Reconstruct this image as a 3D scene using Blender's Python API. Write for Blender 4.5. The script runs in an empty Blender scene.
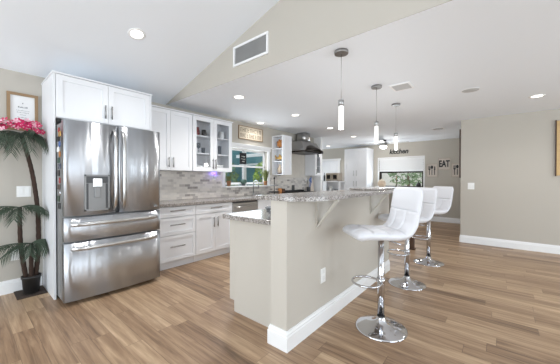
import bpy, bmesh, math, random
from mathutils import Vector, Matrix
R = math.radians
PI = math.pi
rng = random.Random(7)
C = bpy.context.scene.collection
sc = bpy.context.scene

# ------------------------------------------------------------------ camera
cam_d = bpy.data.cameras.new('camera')
cam_d.sensor_width = 36.0
cam_d.lens = 36.0 * 265.52 / 560.0
cam_d.clip_start = 0.05
cam = bpy.data.objects.new('camera', cam_d)
C.objects.link(cam)
cam.location = (0, 0, 1.244)
cam.rotation_mode = 'XYZ'
cam.rotation_euler = (R(90 - 0.466), R(-0.06), R(39.8))
sc.camera = cam

# ------------------------------------------------------------------ world, light, exposure
sc.view_settings.view_transform = 'Standard'
sc.view_settings.look = 'None'
sc.view_settings.gamma = 1.0
sc.view_settings.use_curve_mapping = False
sc.view_settings.exposure = 0.05
w = bpy.data.worlds.new('sky')
sc.world = w
w.use_nodes = True
w.node_tree.nodes['Background'].inputs[0].default_value = (0.86, 0.93, 1.0, 1)
w.node_tree.nodes['Background'].inputs[1].default_value = 1.9

def area(name, loc, rot, sx, sy, power, col=(1, 0.985, 0.96)):
    d = bpy.data.lights.new(name, 'AREA')
    d.shape = 'RECTANGLE'; d.size = sx; d.size_y = sy
    d.energy = power; d.color = col
    o = bpy.data.objects.new(name, d); C.objects.link(o)
    o.location = loc; o.rotation_euler = rot
    return o
# daylight through the glazed openings of the living room behind the camera and of the kitchen windows; the far room light is added fill
SKY = (0.82, 0.92, 1.0)
area('daylight_rear_slider', (-0.95, -3.95, 1.25), (R(90 + 28), 0, 0), 5.5, 2.2, 190, SKY)
area('daylight_side_slider', (4.45, 0.2, 1.2), (0, R(90 + 24), 0), 2.2, 3.4, 75, SKY)
area('daylight_side_window', (4.45, 3.15, 1.25), (0, R(90 + 35), 0), 2.0, 0.75, 48, SKY)
area('daylight_side_window_far', (4.45, 4.75, 1.25), (0, R(90 + 35), 0), 2.0, 0.6, 44, SKY)
area('daylight_sink_window', (-4.20, 3.86, 1.5), (0, R(-90 - 5), 0), 0.6, 1.0, 10, SKY)
area('daylight_dining_window', (-2.53, 9.08, 1.3), (R(-90 - 20), 0, 0), 1.3, 0.45, 10, SKY)
area('fill_far_room', (-7.0, 7.8, 1.3), (0, R(-90 - 30), 0), 2.0, 2.2, 60, SKY)  # added fill to brighten the deep kitchen; wall_far_left has no opening

# ------------------------------------------------------------------ materials
def lin(c):
    out = []
    for v in c[:3]:
        v /= 255.0
        out.append(v / 12.92 if v <= 0.04045 else ((v + 0.055) / 1.055) ** 2.4)
    return (*out, 1.0)

MATS = {}
def mat(name, rgb, rough=0.5, metal=0.0, spec=0.5, emit=None, estr=0.0, noise=0.0, nscale=20.0, bump=0.0, coat=0.0, trans=0.0):
    if name in MATS: return MATS[name]
    m = bpy.data.materials.new(name); m.use_nodes = True
    nt = m.node_tree; b = nt.nodes['Principled BSDF']
    c = lin(rgb)
    b.inputs['Base Color'].default_value = c
    b.inputs['Roughness'].default_value = rough
    b.inputs['Metallic'].default_value = metal
    b.inputs['Specular IOR Level'].default_value = spec
    b.inputs['Coat Weight'].default_value = coat
    if emit:
        b.inputs['Emission Color'].default_value = lin(emit); b.inputs['Emission Strength'].default_value = estr
    if noise or bump:
        tc = nt.nodes.new('ShaderNodeTexCoord'); nz = nt.nodes.new('ShaderNodeTexNoise')
        nz.inputs['Scale'].default_value = nscale; nz.inputs['Detail'].default_value = 4
        nt.links.new(tc.outputs['Object'], nz.inputs['Vector'])
        if noise:
            mx = nt.nodes.new('ShaderNodeMix'); mx.data_type = 'RGBA'
            mx.inputs[6].default_value = tuple(v * (1 - noise) for v in c[:3]) + (1,)
            mx.inputs[7].default_value = tuple(min(1, v * (1 + noise)) for v in c[:3]) + (1,)
            nt.links.new(nz.outputs['Fac'], mx.inputs[0]); nt.links.new(mx.outputs[2], b.inputs['Base Color'])
        if bump:
            bp = nt.nodes.new('ShaderNodeBump'); bp.inputs['Strength'].default_value = bump; bp.inputs['Distance'].default_value = 0.005
            nt.links.new(nz.outputs['Fac'], bp.inputs['Height']); nt.links.new(bp.outputs['Normal'], b.inputs['Normal'])
    MATS[name] = m
    return m

def glass_mat(name, tint=(255, 255, 255), refl=1.0):
    m = bpy.data.materials.new(name); m.use_nodes = True
    nt = m.node_tree; nt.nodes.remove(nt.nodes['Principled BSDF'])
    out = nt.nodes['Material Output']
    t = nt.nodes.new('ShaderNodeBsdfTransparent'); t.inputs[0].default_value = lin(tint)
    g = nt.nodes.new('ShaderNodeBsdfGlossy'); g.inputs['Roughness'].default_value = 0.03
    lw = nt.nodes.new('ShaderNodeLayerWeight'); lw.inputs['Blend'].default_value = 0.5
    pw = nt.nodes.new('ShaderNodeMath'); pw.operation = 'POWER'; pw.inputs[1].default_value = 4.0; nt.links.new(lw.outputs['Facing'], pw.inputs[0])
    f = nt.nodes.new('ShaderNodeMath'); f.operation = 'MULTIPLY_ADD'; f.inputs[1].default_value = 0.5 * refl; f.inputs[2].default_value = 0.035 * refl; nt.links.new(pw.outputs[0], f.inputs[0])
    mx = nt.nodes.new('ShaderNodeMixShader')
    nt.links.new(f.outputs[0], mx.inputs[0]); nt.links.new(t.outputs[0], mx.inputs[1]); nt.links.new(g.outputs[0], mx.inputs[2])
    nt.links.new(mx.outputs[0], out.inputs[0])
    MATS[name] = m
    return m

def wood_floor():
    m = bpy.data.materials.new('plank_floor'); m.use_nodes = True
    nt = m.node_tree; N = nt.nodes; L = nt.links; b = N['Principled BSDF']
    tc = N.new('ShaderNodeTexCoord'); sp = N.new('ShaderNodeSeparateXYZ'); L.new(tc.outputs['Object'], sp.inputs[0])
    def math_(op, a, bv=None):
        n = N.new('ShaderNodeMath'); n.operation = op
        for i, v in enumerate((a, bv)):
            if v is None: continue
            if isinstance(v, (int, float)): n.inputs[i].default_value = v
            else: L.new(v, n.inputs[i])
        return n.outputs[0]
    W, LEN = 0.128, 1.22
    rv = math_('DIVIDE', sp.outputs['Y'], W); row = math_('FLOOR', rv)
    wn = N.new('ShaderNodeTexWhiteNoise'); wn.noise_dimensions = '1D'; L.new(row, wn.inputs['W'])
    cv = math_('ADD', math_('DIVIDE', sp.outputs['X'], LEN), math_('MULTIPLY', wn.outputs['Value'], 7.31)); col = math_('FLOOR', cv)
    cb = N.new('ShaderNodeCombineXYZ'); L.new(row, cb.inputs[0]); L.new(col, cb.inputs[1])
    wn2 = N.new('ShaderNodeTexWhiteNoise'); wn2.noise_dimensions = '2D'; L.new(cb.outputs[0], wn2.inputs['Vector'])
    # grain, stretched along the plank, shifted per plank
    cg = N.new('ShaderNodeCombineXYZ')
    L.new(math_('MULTIPLY', sp.outputs['X'], 1.1), cg.inputs[0]); L.new(math_('MULTIPLY', sp.outputs['Y'], 17.0), cg.inputs[1])
    L.new(math_('MULTIPLY', wn2.outputs['Value'], 37.0), cg.inputs[2])
    nz = N.new('ShaderNodeTexNoise'); nz.inputs['Scale'].default_value = 1.6; nz.inputs['Detail'].default_value = 7; nz.inputs['Roughness'].default_value = 0.62; nz.inputs['Distortion'].default_value = 0.5
    L.new(cg.outputs[0], nz.inputs['Vector'])
    v = math_('ADD', math_('MULTIPLY', wn2.outputs['Value'], 0.33), math_('MULTIPLY', nz.outputs['Fac'], 1.08))
    v = math_('SUBTRACT', v, 0.265)
    rp = N.new('ShaderNodeValToRGB'); e = rp.color_ramp.elements
    e[0].position = 0.12; e[0].color = lin((106, 83, 64)); e[1].position = 0.88; e[1].color = lin((216, 188, 156))
    a = e.new(0.36); a.color = lin((152, 123, 97)); a = e.new(0.6); a.color = lin((184, 155, 125))
    L.new(v, rp.inputs[0])
    fy = math_('FRACT', rv); fx = math_('FRACT', cv)
    s1 = math_('LESS_THAN', fy, 0.022); s2 = math_('LESS_THAN', fx, 0.003)
    s = math_('MULTIPLY', math_('MAXIMUM', s1, s2), 0.5)
    mx = N.new('ShaderNodeMix'); mx.data_type = 'RGBA'; mx.inputs[7].default_value = lin((70, 55, 45))
    L.new(s, mx.inputs[0]); L.new(rp.outputs[0], mx.inputs[6]); L.new(mx.outputs[2], b.inputs['Base Color'])
    b.inputs['Roughness'].default_value = 0.38; b.inputs['Specular IOR Level'].default_value = 0.4
    MATS['floor'] = m
    return m

def granite():
    m = bpy.data.materials.new('granite'); m.use_nodes = True
    nt = m.node_tree; N = nt.nodes; L = nt.links; b = N['Principled BSDF']
    tc = N.new('ShaderNodeTexCoord')
    vo = N.new('ShaderNodeTexVoronoi'); vo.inputs['Scale'].default_value = 150
    nz = N.new('ShaderNodeTexNoise'); nz.inputs['Scale'].default_value = 40; nz.inputs['Detail'].default_value = 6
    L.new(tc.outputs['Object'], vo.inputs['Vector']); L.new(tc.outputs['Object'], nz.inputs['Vector'])
    sp = N.new('ShaderNodeSeparateColor'); L.new(vo.outputs['Color'], sp.inputs[0])
    mm = N.new('ShaderNodeMath'); mm.operation = 'MULTIPLY_ADD'; mm.inputs[1].default_value = 0.55
    L.new(sp.outputs[0], mm.inputs[0])
    m2 = N.new('ShaderNodeMath'); m2.operation = 'MULTIPLY'; m2.inputs[1].default_value = 0.5; L.new(nz.outputs['Fac'], m2.inputs[0])
    L.new(m2.outputs[0], mm.inputs[2])
    rp = N.new('ShaderNodeValToRGB'); e = rp.color_ramp.elements
    e[0].position = 0.22; e[0].color = lin((70, 64, 60)); e[1].position = 0.85; e[1].color = lin((200, 195, 190))
    for p, c in ((0.34, (112, 104, 99)), (0.48, (142, 135, 130)), (0.64, (168, 162, 157))):
        x = e.new(p); x.color = lin(c)
    L.new(mm.outputs[0], rp.inputs[0]); L.new(rp.outputs[0], b.inputs['Base Color'])
    b.inputs['Roughness'].default_value = 0.2; b.inputs['Specular IOR Level'].default_value = 0.45
    MATS['granite'] = m
    return m

def mosaic():
    m = bpy.data.materials.new('marble_mosaic'); m.use_nodes = True
    nt = m.node_tree; N = nt.nodes; L = nt.links; b = N['Principled BSDF']
    tc = N.new('ShaderNodeTexCoord'); sp = N.new('ShaderNodeSeparateXYZ'); L.new(tc.outputs['Object'], sp.inputs[0])
    cb = N.new('ShaderNodeCombineXYZ'); L.new(sp.outputs['Y'], cb.inputs[0]); L.new(sp.outputs['Z'], cb.inputs[1])
    br = N.new('ShaderNodeTexBrick'); br.inputs['Scale'].default_value = 1.0
    br.inputs['Brick Width'].default_value = 0.10; br.inputs['Row Height'].default_value = 0.042
    br.inputs['Mortar Size'].default_value = 0.0016; br.inputs['Mortar Smooth'].default_value = 0.1
    br.inputs['Color1'].default_value = (0, 0, 0, 1); br.inputs['Color2'].default_value = (1, 1, 1, 1); br.inputs['Mortar'].default_value = (0.62, 0.62, 0.62, 1)
    L.new(cb.outputs[0], br.inputs['Vector'])
    nz = N.new('ShaderNodeTexNoise'); nz.inputs['Scale'].default_value = 22; nz.inputs['Detail'].default_value = 5; L.new(tc.outputs['Object'], nz.inputs['Vector'])
    ad = N.new('ShaderNodeMath'); ad.operation = 'MULTIPLY_ADD'; ad.inputs[1].default_value = 0.25; ad.inputs[2].default_value = -0.12; L.new(nz.outputs['Fac'], ad.inputs[0])
    a2 = N.new('ShaderNodeMath'); a2.operation = 'ADD'; L.new(ad.outputs[0], a2.inputs[0]); L.new(br.outputs['Color'], a2.inputs[1])
    rp = N.new('ShaderNodeValToRGB'); e = rp.color_ramp.elements
    e[0].position = 0.0; e[0].color = lin((146, 140, 136)); e[1].position = 1.0; e[1].color = lin((226, 220, 212))
    for p, c in ((0.10, (174, 168, 164)), (0.24, (202, 196, 191)), (0.6, (216, 211, 205))):
        x = e.new(p); x.color = lin(c)
    L.new(a2.outputs[0], rp.inputs[0]); L.new(rp.outputs[0], b.inputs['Base Color'])
    b.inputs['Roughness'].default_value = 0.3
    MATS['mosaic'] = m
    return m

def brushed(name, rgb, rough=0.24, bump=0.06, aniso=0.0):
    m = bpy.data.materials.new(name); m.use_nodes = True
    nt = m.node_tree; N = nt.nodes; L = nt.links; b = N['Principled BSDF']
    b.inputs['Base Color'].default_value = lin(rgb); b.inputs['Metallic'].default_value = 1.0; b.inputs['Roughness'].default_value = rough
    if aniso:
        b.inputs['Anisotropic'].default_value = aniso; b.inputs['Anisotropic Rotation'].default_value = 0.25
        tg = N.new('ShaderNodeTangent'); tg.direction_type = 'RADIAL'; tg.axis = 'Z'; L.new(tg.outputs[0], b.inputs['Tangent'])
    tc = N.new('ShaderNodeTexCoord'); mp = N.new('ShaderNodeMapping'); mp.inputs['Scale'].default_value = (3, 4.2, 0.10)
    nz = N.new('ShaderNodeTexNoise'); nz.inputs['Scale'].default_value = 2.2; nz.inputs['Detail'].default_value = 2
    L.new(tc.outputs['Object'], mp.inputs[0]); L.new(mp.outputs[0], nz.inputs['Vector'])
    bp = N.new('ShaderNodeBump'); bp.inputs['Strength'].default_value = bump; bp.inputs['Distance'].default_value = 0.05
    L.new(nz.outputs['Fac'], bp.inputs['Height']); L.new(bp.outputs['Normal'], b.inputs['Normal'])
    MATS[name] = m
    return m

M = dict(
    wall=mat('greige_paint', (189, 183, 173), 0.75, bump=0.03, nscale=160),
    ceil=mat('ceiling_paint', (239, 243, 248), 0.85, bump=0.05, nscale=120),
    white=mat('white_cabinet_lacquer', (234, 235, 238), 0.32, noise=0.01, nscale=6),
    trim=mat('white_trim_paint', (240, 240, 240), 0.4, noise=0.01, nscale=6),
    island=mat('island_greige_paint', (197, 191, 181), 0.6, bump=0.02, nscale=160),
    plastic=mat('white_plastic', (238, 238, 236), 0.35, noise=0.01),
    steel=brushed('stainless_steel', (198, 201, 206), 0.33, 0.20, 0.97),
    steel2=brushed('satin_steel', (196, 195, 194), 0.28, 0.02),
    nickel=mat('brushed_nickel', (178, 178, 178), 0.38, 1.0, noise=0.03),
    chrome=mat('chrome', (205, 205, 208), 0.08, 1.0, noise=0.01),
    dark=mat('dark_gap', (28, 28, 30), 0.5, noise=0.05),
    dkplast=mat('dark_grey_plastic', (70, 71, 73), 0.4, noise=0.04),
    greyp=mat('mid_grey_plastic', (140, 140, 140), 0.4, 0.3, noise=0.03),
    leather=mat('white_leatherette', (222, 222, 226), 0.42, bump=0.03, nscale=300),
    black=mat('black_paint', (26, 25, 25), 0.45, noise=0.05),
    bronze=mat('dark_bronze', (48, 42, 38), 0.35, 0.6, noise=0.05),
    trunk=mat('palm_trunk_bark', (58, 42, 33), 0.9, noise=0.35, nscale=45, bump=0.6),
    frond=mat('palm_frond_green', (66, 80, 64), 0.6, noise=0.25, nscale=14),
    pink=mat('pink_petal', (208, 34, 98), 0.6, noise=0.18, nscale=60),
    pale=mat('pale_pink_petal', (250, 190, 205), 0.6, noise=0.1, nscale=60),
    pot=mat('black_pot', (44, 42, 41), 0.5, noise=0.1),
    mat_=mat('brown_mat', (62, 50, 43), 0.85, noise=0.2, nscale=80, bump=0.3),
    soil=mat('potting_soil', (56, 44, 36), 0.95, noise=0.3, nscale=90, bump=0.5),
    oak=mat('oak_frame', (150, 122, 90), 0.55, noise=0.15, nscale=18),
    paper=mat('white_paper', (236, 236, 236), 0.8, noise=0.01),
    ink=mat('grey_ink', (120, 120, 124), 0.8, noise=0.02),
    darkink=mat('brown_ink', (150, 132, 110), 0.8, noise=0.05),
    cream=mat('cream_board', (222, 211, 192), 0.7, noise=0.06, nscale=30),
    greywood=mat('weathered_wood', (206, 196, 186), 0.75, noise=0.12, nscale=25),
    tanwood=mat('pale_tan_wood', (205, 172, 122), 0.6, noise=0.16, nscale=16),
    brownwood=mat('dark_brown_wood', (74, 52, 38), 0.5, noise=0.2, nscale=20),
    glow=mat('lamp_lens', (255, 255, 255), 0.5, emit=(255, 250, 240), estr=3.2, noise=0.0),
    acryl=mat('lit_acrylic', (245, 245, 245), 0.3, emit=(255, 253, 248), estr=0.85, noise=0.12, nscale=90),
    shade=mat('white_blind', (240, 240, 240), 0.7, noise=0.02),
    teal=mat('teal_render', (96, 142, 148), 0.8, noise=0.08, nscale=3),
    leaf=mat('garden_leaf', (66, 96, 58), 0.6, noise=0.35, nscale=5),
    leaf2=mat('bright_leaf', (168, 196, 96), 0.6, noise=0.25, nscale=8),
    leaf3=mat('pale_tree_leaf', (120, 146, 104), 0.6, noise=0.5, nscale=3),
    bark=mat('tree_bark', (112, 96, 80), 0.9, noise=0.2),
    conc=mat('pale_concrete', (214, 210, 202), 0.85, noise=0.06, nscale=3),
    terra=mat('terracotta', (158, 112, 76), 0.8, noise=0.12),
    grass=mat('grass_blade', (104, 112, 62), 0.6, noise=0.3, nscale=30),
    cactus=mat('cactus_green', (62, 84, 74), 0.7, noise=0.3, nscale=40),
    ceramic=mat('white_ceramic', (240, 240, 238), 0.15, noise=0.01),
    red=mat('red_glaze', (150, 48, 48), 0.25, noise=0.04),
    navy=mat('navy_glaze', (48, 54, 78), 0.25, noise=0.04),
    blue=mat('blue_enamel', (84, 112, 170), 0.3, noise=0.06),
    orange=mat('amber_glaze', (186, 122, 64), 0.4, noise=0.3, nscale=30),
    gold=mat('gold_leaf', (196, 158, 92), 0.4, 0.5, noise=0.25, nscale=40),
    shelfback=mat('grey_interior', (236, 236, 238), 0.6, noise=0.02),
    beige=mat('beige_appliance', (176, 164, 150), 0.35, 0.4, noise=0.05),
    purple=mat('violet_led', (120, 90, 255), 0.4, emit=(96, 70, 255), estr=4.0, noise=0.0),
    chalk=mat('chalk_white', (232, 232, 228), 0.9, noise=0.05),
    slate=mat('chalkboard_black', (34, 34, 36), 0.8, noise=0.15),
    ovenblk=mat('oven_glass_black', (14, 13, 14), 0.1, noise=0.05),
    tan=mat('marble_tile', (220, 214, 204), 0.3, noise=0.12, nscale=7),
    basket=mat('tan_ceramic', (206, 186, 164), 0.6, noise=0.25, nscale=16),
    grille=mat('vent_grille_grey', (190, 189, 188), 0.5, noise=0.04),
    ventdk=mat('vent_shadow_grey', (160, 159, 158), 0.7, noise=0.05),
)
M['pullm'] = mat('dark_nickel', (156, 155, 154), 0.35, 1.0, noise=0.03)
M['floor'] = wood_floor(); M['granite'] = granite(); M['mosaic'] = mosaic()
M['glass'] = glass_mat('clear_pane'); M['cglass'] = glass_mat('cabinet_glass', (250, 251, 252))
M['ware'] = glass_mat('drinking_glass', (222, 226, 230), 1.3)
M['smoke'] = glass_mat('smoked_glass', (52, 46, 44), 1.2)

# ------------------------------------------------------------------ mesh builder
class MB:
    def __init__(self, xf=None):
        self.bm = bmesh.new(); self.xf = xf
    def v(self, p): return self.bm.verts.new(p)
    def face(self, vs, smooth=False):
        try:
            f = self.bm.faces.new(vs); f.smooth = smooth; return f
        except ValueError: return None
    def box(self, x0, x1, y0, y1, z0, z1, bev=0.0, seg=1):
        t = bmesh.new() if bev else self.bm
        vs = [t.verts.new((x, y, z)) for x in (x0, x1) for y in (y0, y1) for z in (z0, z1)]
        for f in ((0, 1, 3, 2), (4, 6, 7, 5), (0, 4, 5, 1), (2, 3, 7, 6), (0, 2, 6, 4), (1, 5, 7, 3)):
            t.faces.new([vs[i] for i in f])
        if bev:
            bmesh.ops.recalc_face_normals(t, faces=t.faces)
            bmesh.ops.bevel(t, geom=list(t.edges), offset=bev, segments=seg, affect='EDGES', profile=0.5)
            self.merge(t)
        return self
    def merge(self, t):
        mp = {}
        for v in t.verts: mp[v] = self.bm.verts.new(v.co)
        for f in t.faces:
            n = self.face([mp[v] for v in f.verts]); 
            if n: n.smooth = f.smooth
        t.free()
    def rings(self, rings, cap0=True, cap1=True, closed=True, smooth=True):
        vr = [[self.v(p) for p in r] for r in rings]
        n = len(vr[0])
        for a, b in zip(vr, vr[1:]):
            for i in range(n if closed else n - 1):
                j = (i + 1) % n
                self.face([a[i], a[j], b[j], b[i]], smooth)
        if cap0: self.face(list(reversed(vr[0])))
        if cap1: self.face(vr[-1])
        return self
    def tube(self, pts, r, n=10, caps=True, closed=False):
        pts = [Vector(p) for p in pts]; rs = r if isinstance(r, (list, tuple)) else [r] * len(pts)
        rings = []; prev = None
        for i, p in enumerate(pts):
            if closed: d = pts[(i + 1) % len(pts)] - pts[i - 1]
            else: d = pts[min(i + 1, len(pts) - 1)] - pts[max(i - 1, 0)]
            d.normalize()
            if prev is None:
                a = Vector((0, 0, 1)) if abs(d.z) < 0.9 else Vector((1, 0, 0))
                u = d.cross(a).normalized()
            else: u = (prev - d * prev.dot(d)).normalized()
            prev = u; w_ = d.cross(u)
            rings.append([p + (u * math.cos(2 * PI * k / n) + w_ * math.sin(2 * PI * k / n)) * rs[i] for k in range(n)])
        if closed:
            rings.append(rings[0]); return self.rings(rings, False, False)
        return self.rings(rings, caps, caps)
    def cyl(self, p0, p1, r, n=16): return self.tube([p0, p1], r, n)
    def lathe(self, prof, c=(0, 0, 0), n=24, m=None):
        # prof: list of (r, z); m: optional matrix
        rings = []
        for r, z in prof:
            ring = []
            for k in range(n):
                p = Vector((r * math.cos(2 * PI * k / n), r * math.sin(2 * PI * k / n), z))
                if m: p = m @ p
                ring.append(p + Vector(c))
            rings.append(ring)
        return self.rings(rings, prof[0][0] > 1e-5, prof[-1][0] > 1e-5)
    def prism(self, poly, ax, a0, a1):
        # poly in the two other axes, extruded along axis ax from a0 to a1
        def P(q, a):
            l = list(q); l.insert(ax, a); return l
        A = [self.v(P(q, a0)) for q in poly]; B = [self.v(P(q, a1)) for q in poly]
        self.face(A); self.face(list(reversed(B)))
        for i in range(len(poly)):
            j = (i + 1) % len(poly); self.face([A[i], B[i], B[j], A[j]])
        return self
    def ball(self, c, rx, ry=None, rz=None, nu=14, nv=9):
        ry = rx if ry is None else ry; rz = rx if rz is None else rz
        rings = []
        for i in range(nv + 1):
            a = -PI / 2 + PI * i / nv; ca = max(math.cos(a), 1e-3)
            rings.append([(c[0] + rx * ca * math.cos(2 * PI * k / nu), c[1] + ry * ca * math.sin(2 * PI * k / nu), c[2] + rz * math.sin(a)) for k in range(nu)])
        return self.rings(rings)
    def build(self, name, m, parent=None):
        bm = self.bm
        if self.xf:
            for v in bm.verts: v.co = Vector(self.xf(*v.co))
        bmesh.ops.remove_doubles(bm, verts=list(bm.verts), dist=1e-6)
        bmesh.ops.recalc_face_normals(bm, faces=list(bm.faces))
        off = Vector((0, 0, 0)); p = parent
        while p: off += p.location; p = p.parent
        me = bpy.data.meshes.new(name)
        o = bpy.data.objects.new(name, me); C.objects.link(o)
        if parent: o.parent = parent
        else:
            xs = [v.co for v in bm.verts]
            off = Vector(((min(v.x for v in xs) + max(v.x for v in xs)) / 2, (min(v.y for v in xs) + max(v.y for v in xs)) / 2, min(v.z for v in xs)))
            o.location = off
        for v in bm.verts: v.co -= off
        bm.to_mesh(me); bm.free()
        me.materials.append(M[m] if isinstance(m, str) else m)
        return o

def thing(name, label, cat, loc, group=None):
    o = bpy.data.objects.new(name, None); C.objects.link(o)
    o.empty_display_size = 0.1; o.location = loc
    o['label'] = label; o['category'] = cat
    if group: o['group'] = group
    return o
def tag(o, label, cat, group=None):
    o['label'] = label; o['category'] = cat
    if group: o['group'] = group
    return o
def struct(o):
    o['kind'] = 'structure'; return o
def sroot(name, loc):
    o = bpy.data.objects.new(name, None); C.objects.link(o); o.location = loc; o['kind'] = 'structure'; return o
def copy_tree(o, parent=None):
    c = o.copy(); C.objects.link(c)
    if parent: c.parent = parent
    for ch in list(o.children): copy_tree(ch, c)
    return c
def faceX(x): return lambda a, b, d: (x + d, a, b)      # panel facing +X
def faceY(y): return lambda a, b, d: (a, y - d, b)      # panel facing -Y
def text_mesh(s, size, ext, name, m, parent, loc, rot, shear=0.0, sx=1.0, bold=0.0):
    cu = bpy.data.curves.new('t', 'FONT'); cu.body = s; cu.size = size; cu.extrude = ext; cu.shear = shear; cu.offset = bold
    cu.align_x = 'CENTER'; cu.align_y = 'CENTER'
    to = bpy.data.objects.new('t', cu); C.objects.link(to)
    dg = bpy.context.evaluated_depsgraph_get(); dg.update()
    me = bpy.data.meshes.new_from_object(to.evaluated_get(dg))
    bpy.data.objects.remove(to); bpy.data.curves.remove(cu)
    me.transform(Matrix.Rotation(rot[2], 4, 'Z') @ Matrix.Rotation(rot[0], 4, 'X') @ Matrix.Diagonal((sx, 1, 1, 1)))
    me.name = name
    o = bpy.data.objects.new(name, me); C.objects.link(o)
    me.materials.clear(); me.materials.append(M[m])
    if parent: o.parent = parent
    o.location = loc
    return o

WX = -4.13      # face of the cabinet wall
CE = 2.44       # flat ceiling
SY = 2.10       # soffit face
def vz(x): return 2.44 + 0.27 * (x + 4.13) if x < 0.2 else 2.44 + 0.27 * 4.33 - 0.27 * (x - 0.2)

# ------------------------------------------------------------------ setting
f = MB().box(-7.2, 4.7, -4.2, 9.3, -0.06, 0).build('floor', 'floor'); f.location = (0, 0, 0)
for v in f.data.vertices: v.co += Vector((-1.25, 2.55, -0.06))
struct(f)
struct(MB().prism([(-4.29, SY + 0.002), (4.7, SY + 0.002), (4.7, 9.3), (-7.2, 9.3), (-7.2, 6.44), (-4.29, 6.44)], 2, CE, CE + 0.1).build('ceiling', 'ceil'))
b = MB()
prof = [(-4.3, vz(-4.3)), (0.2, vz(0.2)), (4.7, vz(4.7)), (4.7, vz(4.7) + 0.1), (0.2, vz(0.2) + 0.1), (-4.3, vz(-4.3) + 0.1)]
b.prism(prof, 1, -4.2, SY)
struct(b.build('ceiling_vault', 'ceil'))
b = MB().prism([(-4.13, CE + 0.001), (4.5, CE + 0.001), (4.5, vz(4.5) - 0.001), (0.2, vz(0.2) - 0.001), (-4.13, vz(-4.13) + 0.0005)], 1, SY - 0.004, SY + 0.001)
struct(b.build('wall_soffit', 'wall'))

WY0, WY1, WZ0, WZ1 = 3.28, 4.50, 1.12, 1.885       # sink window opening
b = MB()
b.box(WX - 0.15, WX, -4.2, WY0, 0, CE).box(WX - 0.15, WX, WY1, 6.55, 0, CE)
b.box(WX - 0.15, WX, WY0, WY1, 0, WZ0 - 0.0225).box(WX - 0.15, WX, WY0, WY1, WZ1, CE)
struct(b.build('wall_left', 'wall'))
struct(MB().box(-7.4, -7.21, 1.5, 6.447, -0.02, 3.0).build('wall_patio', 'teal'))
struct(MB().box(-7.2, WX - 0.15, 6.45, 6.55, 0, CE).build('wall_return', 'wall'))
struct(MB().box(-7.2, -4.285, 6.42, 6.447, 0, 3.0).build('wall_exterior', 'teal'))
struct(MB().box(-7.2, -7.05, 6.55, 9.1, 0, CE).build('wall_far_left', 'wall'))
BX0, BX1, BZ0, BZ1 = -3.20, -1.84, 1.02, 1.96      # dining window opening
b = MB()
b.box(-7.2, BX0, 9.1, 9.25, 0, CE).box(BX1, -0.6, 9.1, 9.25, 0, CE).box(BX0, BX1, 9.1, 9.25, 0, BZ0).box(BX0, BX1, 9.1, 9.25, BZ1, CE)
struct(b.build('wall_back', 'wall'))
struct(MB().box(-0.625, 4.7, 6.42, 9.25, 0, CE).build('wall_right', 'wall'))
b = MB()      # living room side wall, with its sliders
for y0, y1, z0, z1 in ((-4.2, -1.5, 0, 2.45), (1.9, 2.78, 0, 2.45), (3.53, 4.45, 0, 2.45), (5.05, 6.42, 0, 2.45), (-1.5, 1.9, 2.3, 2.45), (2.78, 3.53, 2.25, 2.45), (4.45, 5.05, 2.25, 2.45), (2.78, 3.53, 0, 0.25), (4.45, 5.05, 0, 0.25), (-1.5, 1.9, 0, 0.1)):
    b.box(4.5, 4.65, y0, y1, z0, z1)
struct(b.build('wall_living_side', 'wall'))
b = MB()
b.box(-4.28, -3.75, -4.2, -4.05, 0, 3.6).box(1.85, 4.65, -4.2, -4.05, 0, 3.6).box(-3.75, 1.85, -4.2, -4.05, 2.35, 3.6).box(-3.75, 1.85, -4.2, -4.05, 0, 0.1)
struct(b.build('wall_living_rear', 'wall'))

def base_prof(t=0.016, h=0.145): return [(0, 0), (t, 0), (t, h * 0.72), (t * 0.75, h * 0.76), (t * 0.75, h * 0.86), (t * 0.4, h * 0.93), (t * 0.35, h), (0, h)]
def baseboard(name, along, a0, a1, face, sign):
    b = MB()
    if along == 'y': b.prism([(face + sign * d, z) for d, z in base_prof()], 1, a0, a1)
    else: b.prism([(face + sign * d, z) for d, z in base_prof()], 0, a0, a1)
    return struct(b.build(name, 'trim'))
baseboard('baseboard_left', 'y', -4.0, 0.60, WX, 1)
baseboard('baseboard_right', 'x', -0.625, 4.5, 6.42, -1)
baseboard('baseboard_back', 'x', -3.38, -0.642, 9.1, -1)
baseboard('baseboard_side', 'y', 6.42, 9.08, -0.625, -1)

# sink window: frame, sashes, panes
win = sroot('window_1', (WX, 3.85, WZ0))
cas = MB()
cas.box(WX + 0.001, WX + 0.02, WY1, WY1 + 0.07, WZ0 + 0.002, WZ1 + 0.085)
cas.box(WX + 0.001, WX + 0.02, WY0 - 0.06, WY0, WZ0 + 0.002, WZ1 + 0.085)
cas.box(WX + 0.001, WX + 0.024, WY0 - 0.1, 4.59, WZ1, WZ1 + 0.075).box(WX + 0.001, WX + 0.05, WY0 - 0.1, 4.60, WZ1 + 0.075, WZ1 + 0.1)
cas.build('casing', 'trim', win)
MB().prism([(WX - 0.13, WY0 + 0.002), (WX + 0.0005, WY0 + 0.002), (WX + 0.0005, WY0 - 0.06), (WX + 0.11, WY0 - 0.06), (WX + 0.11, 4.56), (WX + 0.0005, 4.56), (WX + 0.0005, WY1 - 0.002), (WX - 0.13, WY1 - 0.002)], 2, WZ0 - 0.022, WZ0 + 0.001).build('sill', 'trim', win)
fr = MB()
for (y0, y1, z0, z1) in ((WY0, WY0 + 0.045, WZ0 + 0.025, WZ1), (WY1 - 0.03, WY1, WZ0 + 0.025, WZ1), (WY0, WY1, WZ1 - 0.035, WZ1), (WY0, WY1, WZ0 + 0.025, WZ0 + 0.07), (WY0, WY1, 1.51, 1.55)):
    fr.box(WX - 0.12, WX - 0.075, y0 + 0.001, y1 - 0.001, z0 + 0.001, z1 - 0.001)
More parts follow.
